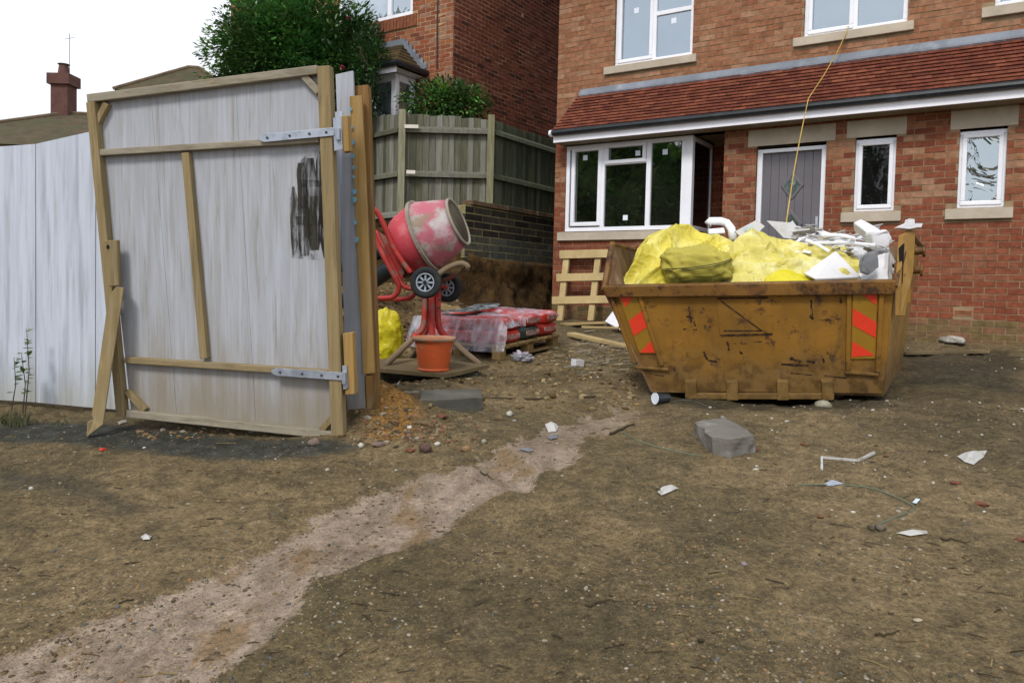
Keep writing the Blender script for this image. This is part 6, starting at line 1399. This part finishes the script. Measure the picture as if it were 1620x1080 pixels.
scrap('plastic_strap', 'flat pale strip leading to the green string', [(1300, 768), (1316, 765), (1334, 768), (1316, 771)], M_GALV, 'strip', .005)
# cement spill and a board along the house
for k, (x, y, w_) in enumerate(((1507, 544, 62), (1588, 546, 30))):
    rock(['white cement spill heaped against the house wall', 'smaller cement spill by the house wall at the right edge'][k], x, y, w_, '#a5a199', (1, .35, .22), None, 'cement_spill', 'cement', 3)
plank('plank', 'long dark board lying along the foot of the house', (1428, 562), (1560, 560), .10, .03, M_PLYB, .015)

# uncountable: grit, rubble, twigs, white specks
def ground_pt(pxr, pyr):
    q = GP(random.uniform(*pxr), random.uniform(*pyr)); return q
def visible_pts(n, ymin, ymax, bias=1.0, xr=(-60, 1680)):
    "random ground points spread evenly over the ground in view"
    out = []
    while len(out) < n:
        Y_ = random.uniform(1.7, 9.5) if bias == 1 else 1.7 + 7.8 * random.random() ** bias
        X_ = random.uniform(-.75, .75) * Y_
        p = pix((X_, Y_, gh(X_, Y_)))
        if xr[0] < p[0] < xr[1] and ymin < p[1] < ymax: out.append(Vector((X_, Y_, gh(X_, Y_))))
    return out
def blocked(q): return q.x > .9 and q.y > 5.5 and q.x < 4 and q.y < 8 or (q.x < -.9 and q.y > 4.5)
TEMPL = []
for k in range(10):
    t_ = MB(); stone_shape(t_, Vector(), 1.0, k * 3.1, (1, random.uniform(.6, .95), random.uniform(.4, .7)), 1); TEMPL.append((np.array([tuple(v) for v in t_.v]), t_.f))
def scatter(name, pts, rng, cols, mat, label, cat, sink=.3, flat=False):
    V, F, C = [], [], []; n0 = 0
    for q in pts:
        v, f = random.choice(TEMPL); r_ = rng[0] + (rng[1] - rng[0]) * random.random() ** 3; a = random.uniform(0, 6.28); ca, sa = math.cos(a), math.sin(a)
        w_ = np.stack([v[:, 0] * ca - v[:, 1] * sa, v[:, 0] * sa + v[:, 1] * ca, v[:, 2]], -1) * r_ + np.array([q.x, q.y, q.z + r_ * (sink - .25)])
        V.append(w_); F.append(np.array(f) + n0); n0 += len(v); C.append(np.tile(np.array((*pal(cols, .2), 1.0)), (len(v), 1)))
    V = np.concatenate(V); F = np.concatenate(F); C = np.concatenate(C)
    me_ = bpy.data.meshes.new(name); me_.from_pydata(V.tolist(), [], F.tolist()); at = me_.attributes.new('Col', 'FLOAT_COLOR', 'POINT'); at.data.foreach_set('color', C.astype(np.float32).ravel())
    me_.materials.append(mat); me_.polygons.foreach_set('use_smooth', [not flat] * len(me_.polygons)); return tag(stuff(link(bpy.data.objects.new(name, me_))), label, cat)
MIXC = ['#6a5c44', '#72644c', '#61553f', '#776a52', '#80725a', '#5a4e3a', '#8b7d66', '#4f473a', '#75614a', '#82694a', '#8f8677', '#47443d', '#5a5b59']
pts = [q for q in visible_pts(7500, 640, 1090, 1.9) if not blocked(q) and (noise.noise(q * 1.7) > .02 or random.random() < .12)]
scatter('gravel', pts, (.0022, .0105), MIXC, M_ROCK, 'mixed fine gravel pressed into the mud', 'gravel')
pts = [q for q in visible_pts(5200, 850, 1090, 1.3) if noise.noise(q * 2.3 + Vector((4, 2, 0))) > -.05]
scatter('gravel', pts, (.0025, .010), MIXC + ['#938872', '#7f6246', '#8d867b'], M_ROCK, 'coarser coloured gravel in the near foreground', 'gravel')
rub = []
for k in range(620):
    px = random.gauss(640, 62); py = 700 - abs(random.gauss(0, 26)) + random.uniform(-4, 10)
    if 560 < px < 800: rub.append(GP(px, py))
for k in range(160): rub.append(GP(random.uniform(210, 560), 672 + random.uniform(8, 22) + random.random() * 0 + (0)))
scatter('rubble', rub, (.004, .027), ['#6f5f45', '#604c33', '#7c6c52', '#75523e', '#574b36', '#8b8272', '#483f31', '#745a38', '#6b5236'], M_ROCK, 'loose rubble and broken stone at the foot of the gate post', 'rubble', flat=True)
fc = [q for q in visible_pts(9000, 650, 1090, 1.5) if not blocked(q) and (noise.noise(q * 2.1 + Vector((7, 0, 0))) > -.05 or random.random() < .2)]
scatter('mud_crumbs', fc, (.002, .011), ['#5e5036', '#6b5b40', '#50442e', '#75654a', '#493e2a'], M_ROCK, 'small dark crumbs of mud over the trodden ground', 'mud', .28)
cl = []
for k in range(2600):
    a = random.uniform(0, 6.28); r_ = random.random() ** .5; X_, Y_ = -1.55 + 1.6 * r_ * math.cos(a), 8.5 + 1.3 * r_ * math.sin(a); cl.append(Vector((X_, Y_, gh(X_, Y_))))
scatter('soil_clods', cl, (.008, .05), ['#54412a', '#634e32', '#443420', '#725d3d', '#776648'], M_ROCK, 'crumbly brown clods on the soil heap behind the mixer', 'soil', .3, True)
cl = visible_pts(1300, 548, 650, 1.0, (600, 1010))
scatter('soil_clods', cl, (.005, .034), ['#5b4629', '#6b5433', '#4a381f', '#7d6844', '#80704f', '#8d7d5c'], M_ROCK, 'brown soil clods strewn over the yard left of the skip', 'soil', .3, True)
sp = [q for q in visible_pts(1500, 548, 830, 1.0) if (q.x > 1.2 or random.random() < .22) and not blocked(q)] + [GP(random.gauss(935, 30), random.gauss(570, 10)) for k in range(150)]
scatter('white_crumbs', sp, (.002, .016), ['#aeaba2', '#9c968a', '#b5b4b1', '#8f8777'], M_ROCK, 'specks of plaster and foam trodden into the mud', 'plaster')
stw = MB()
for k in range(420):
    q = GP(random.gauss(945, 38), random.gauss(560, 15)); a = random.uniform(-.6, .6); L = random.uniform(.03, .16); d = Vector((math.cos(a), math.sin(a), random.uniform(-.02, .12))) * L; stw.col = pal(['#9c8f74', '#8a7c5f', '#b3a88f', '#6d6149', '#77746c'], .15)
    stw.tube([q + Vector((0, 0, .006)), q + d + Vector((0, 0, .01))], random.uniform(.0015, .005), 4, False)
tag(stuff(stw.build('wood_shreds', M_ROCK, fix=False)), 'pale wood shreds and straw between the pallet and skip', 'straw')
tw = MB()
for q in [q for q in visible_pts(420, 600, 1085, 1.3) if not blocked(q)]:
    a = random.gauss(0, .5); L = random.uniform(.015, .075); d = Vector((math.cos(a), math.sin(a), random.uniform(-.03, .05))) * L; tw.col = pal(['#3a3122', '#2e281c', '#57492f', '#7d6c4a'], .2); r_ = random.uniform(.0009, .0024)
    tw.tube([q + Vector((0, 0, .003)), q + d * .5 + Vector((0, random.uniform(-.006, .006), .005)), q + d + Vector((0, 0, .003))], r_, 4, False)
tag(stuff(tw.build('twigs', M_ROCK, fix=False)), 'dark broken twigs and straw littering the mud', 'twigs')
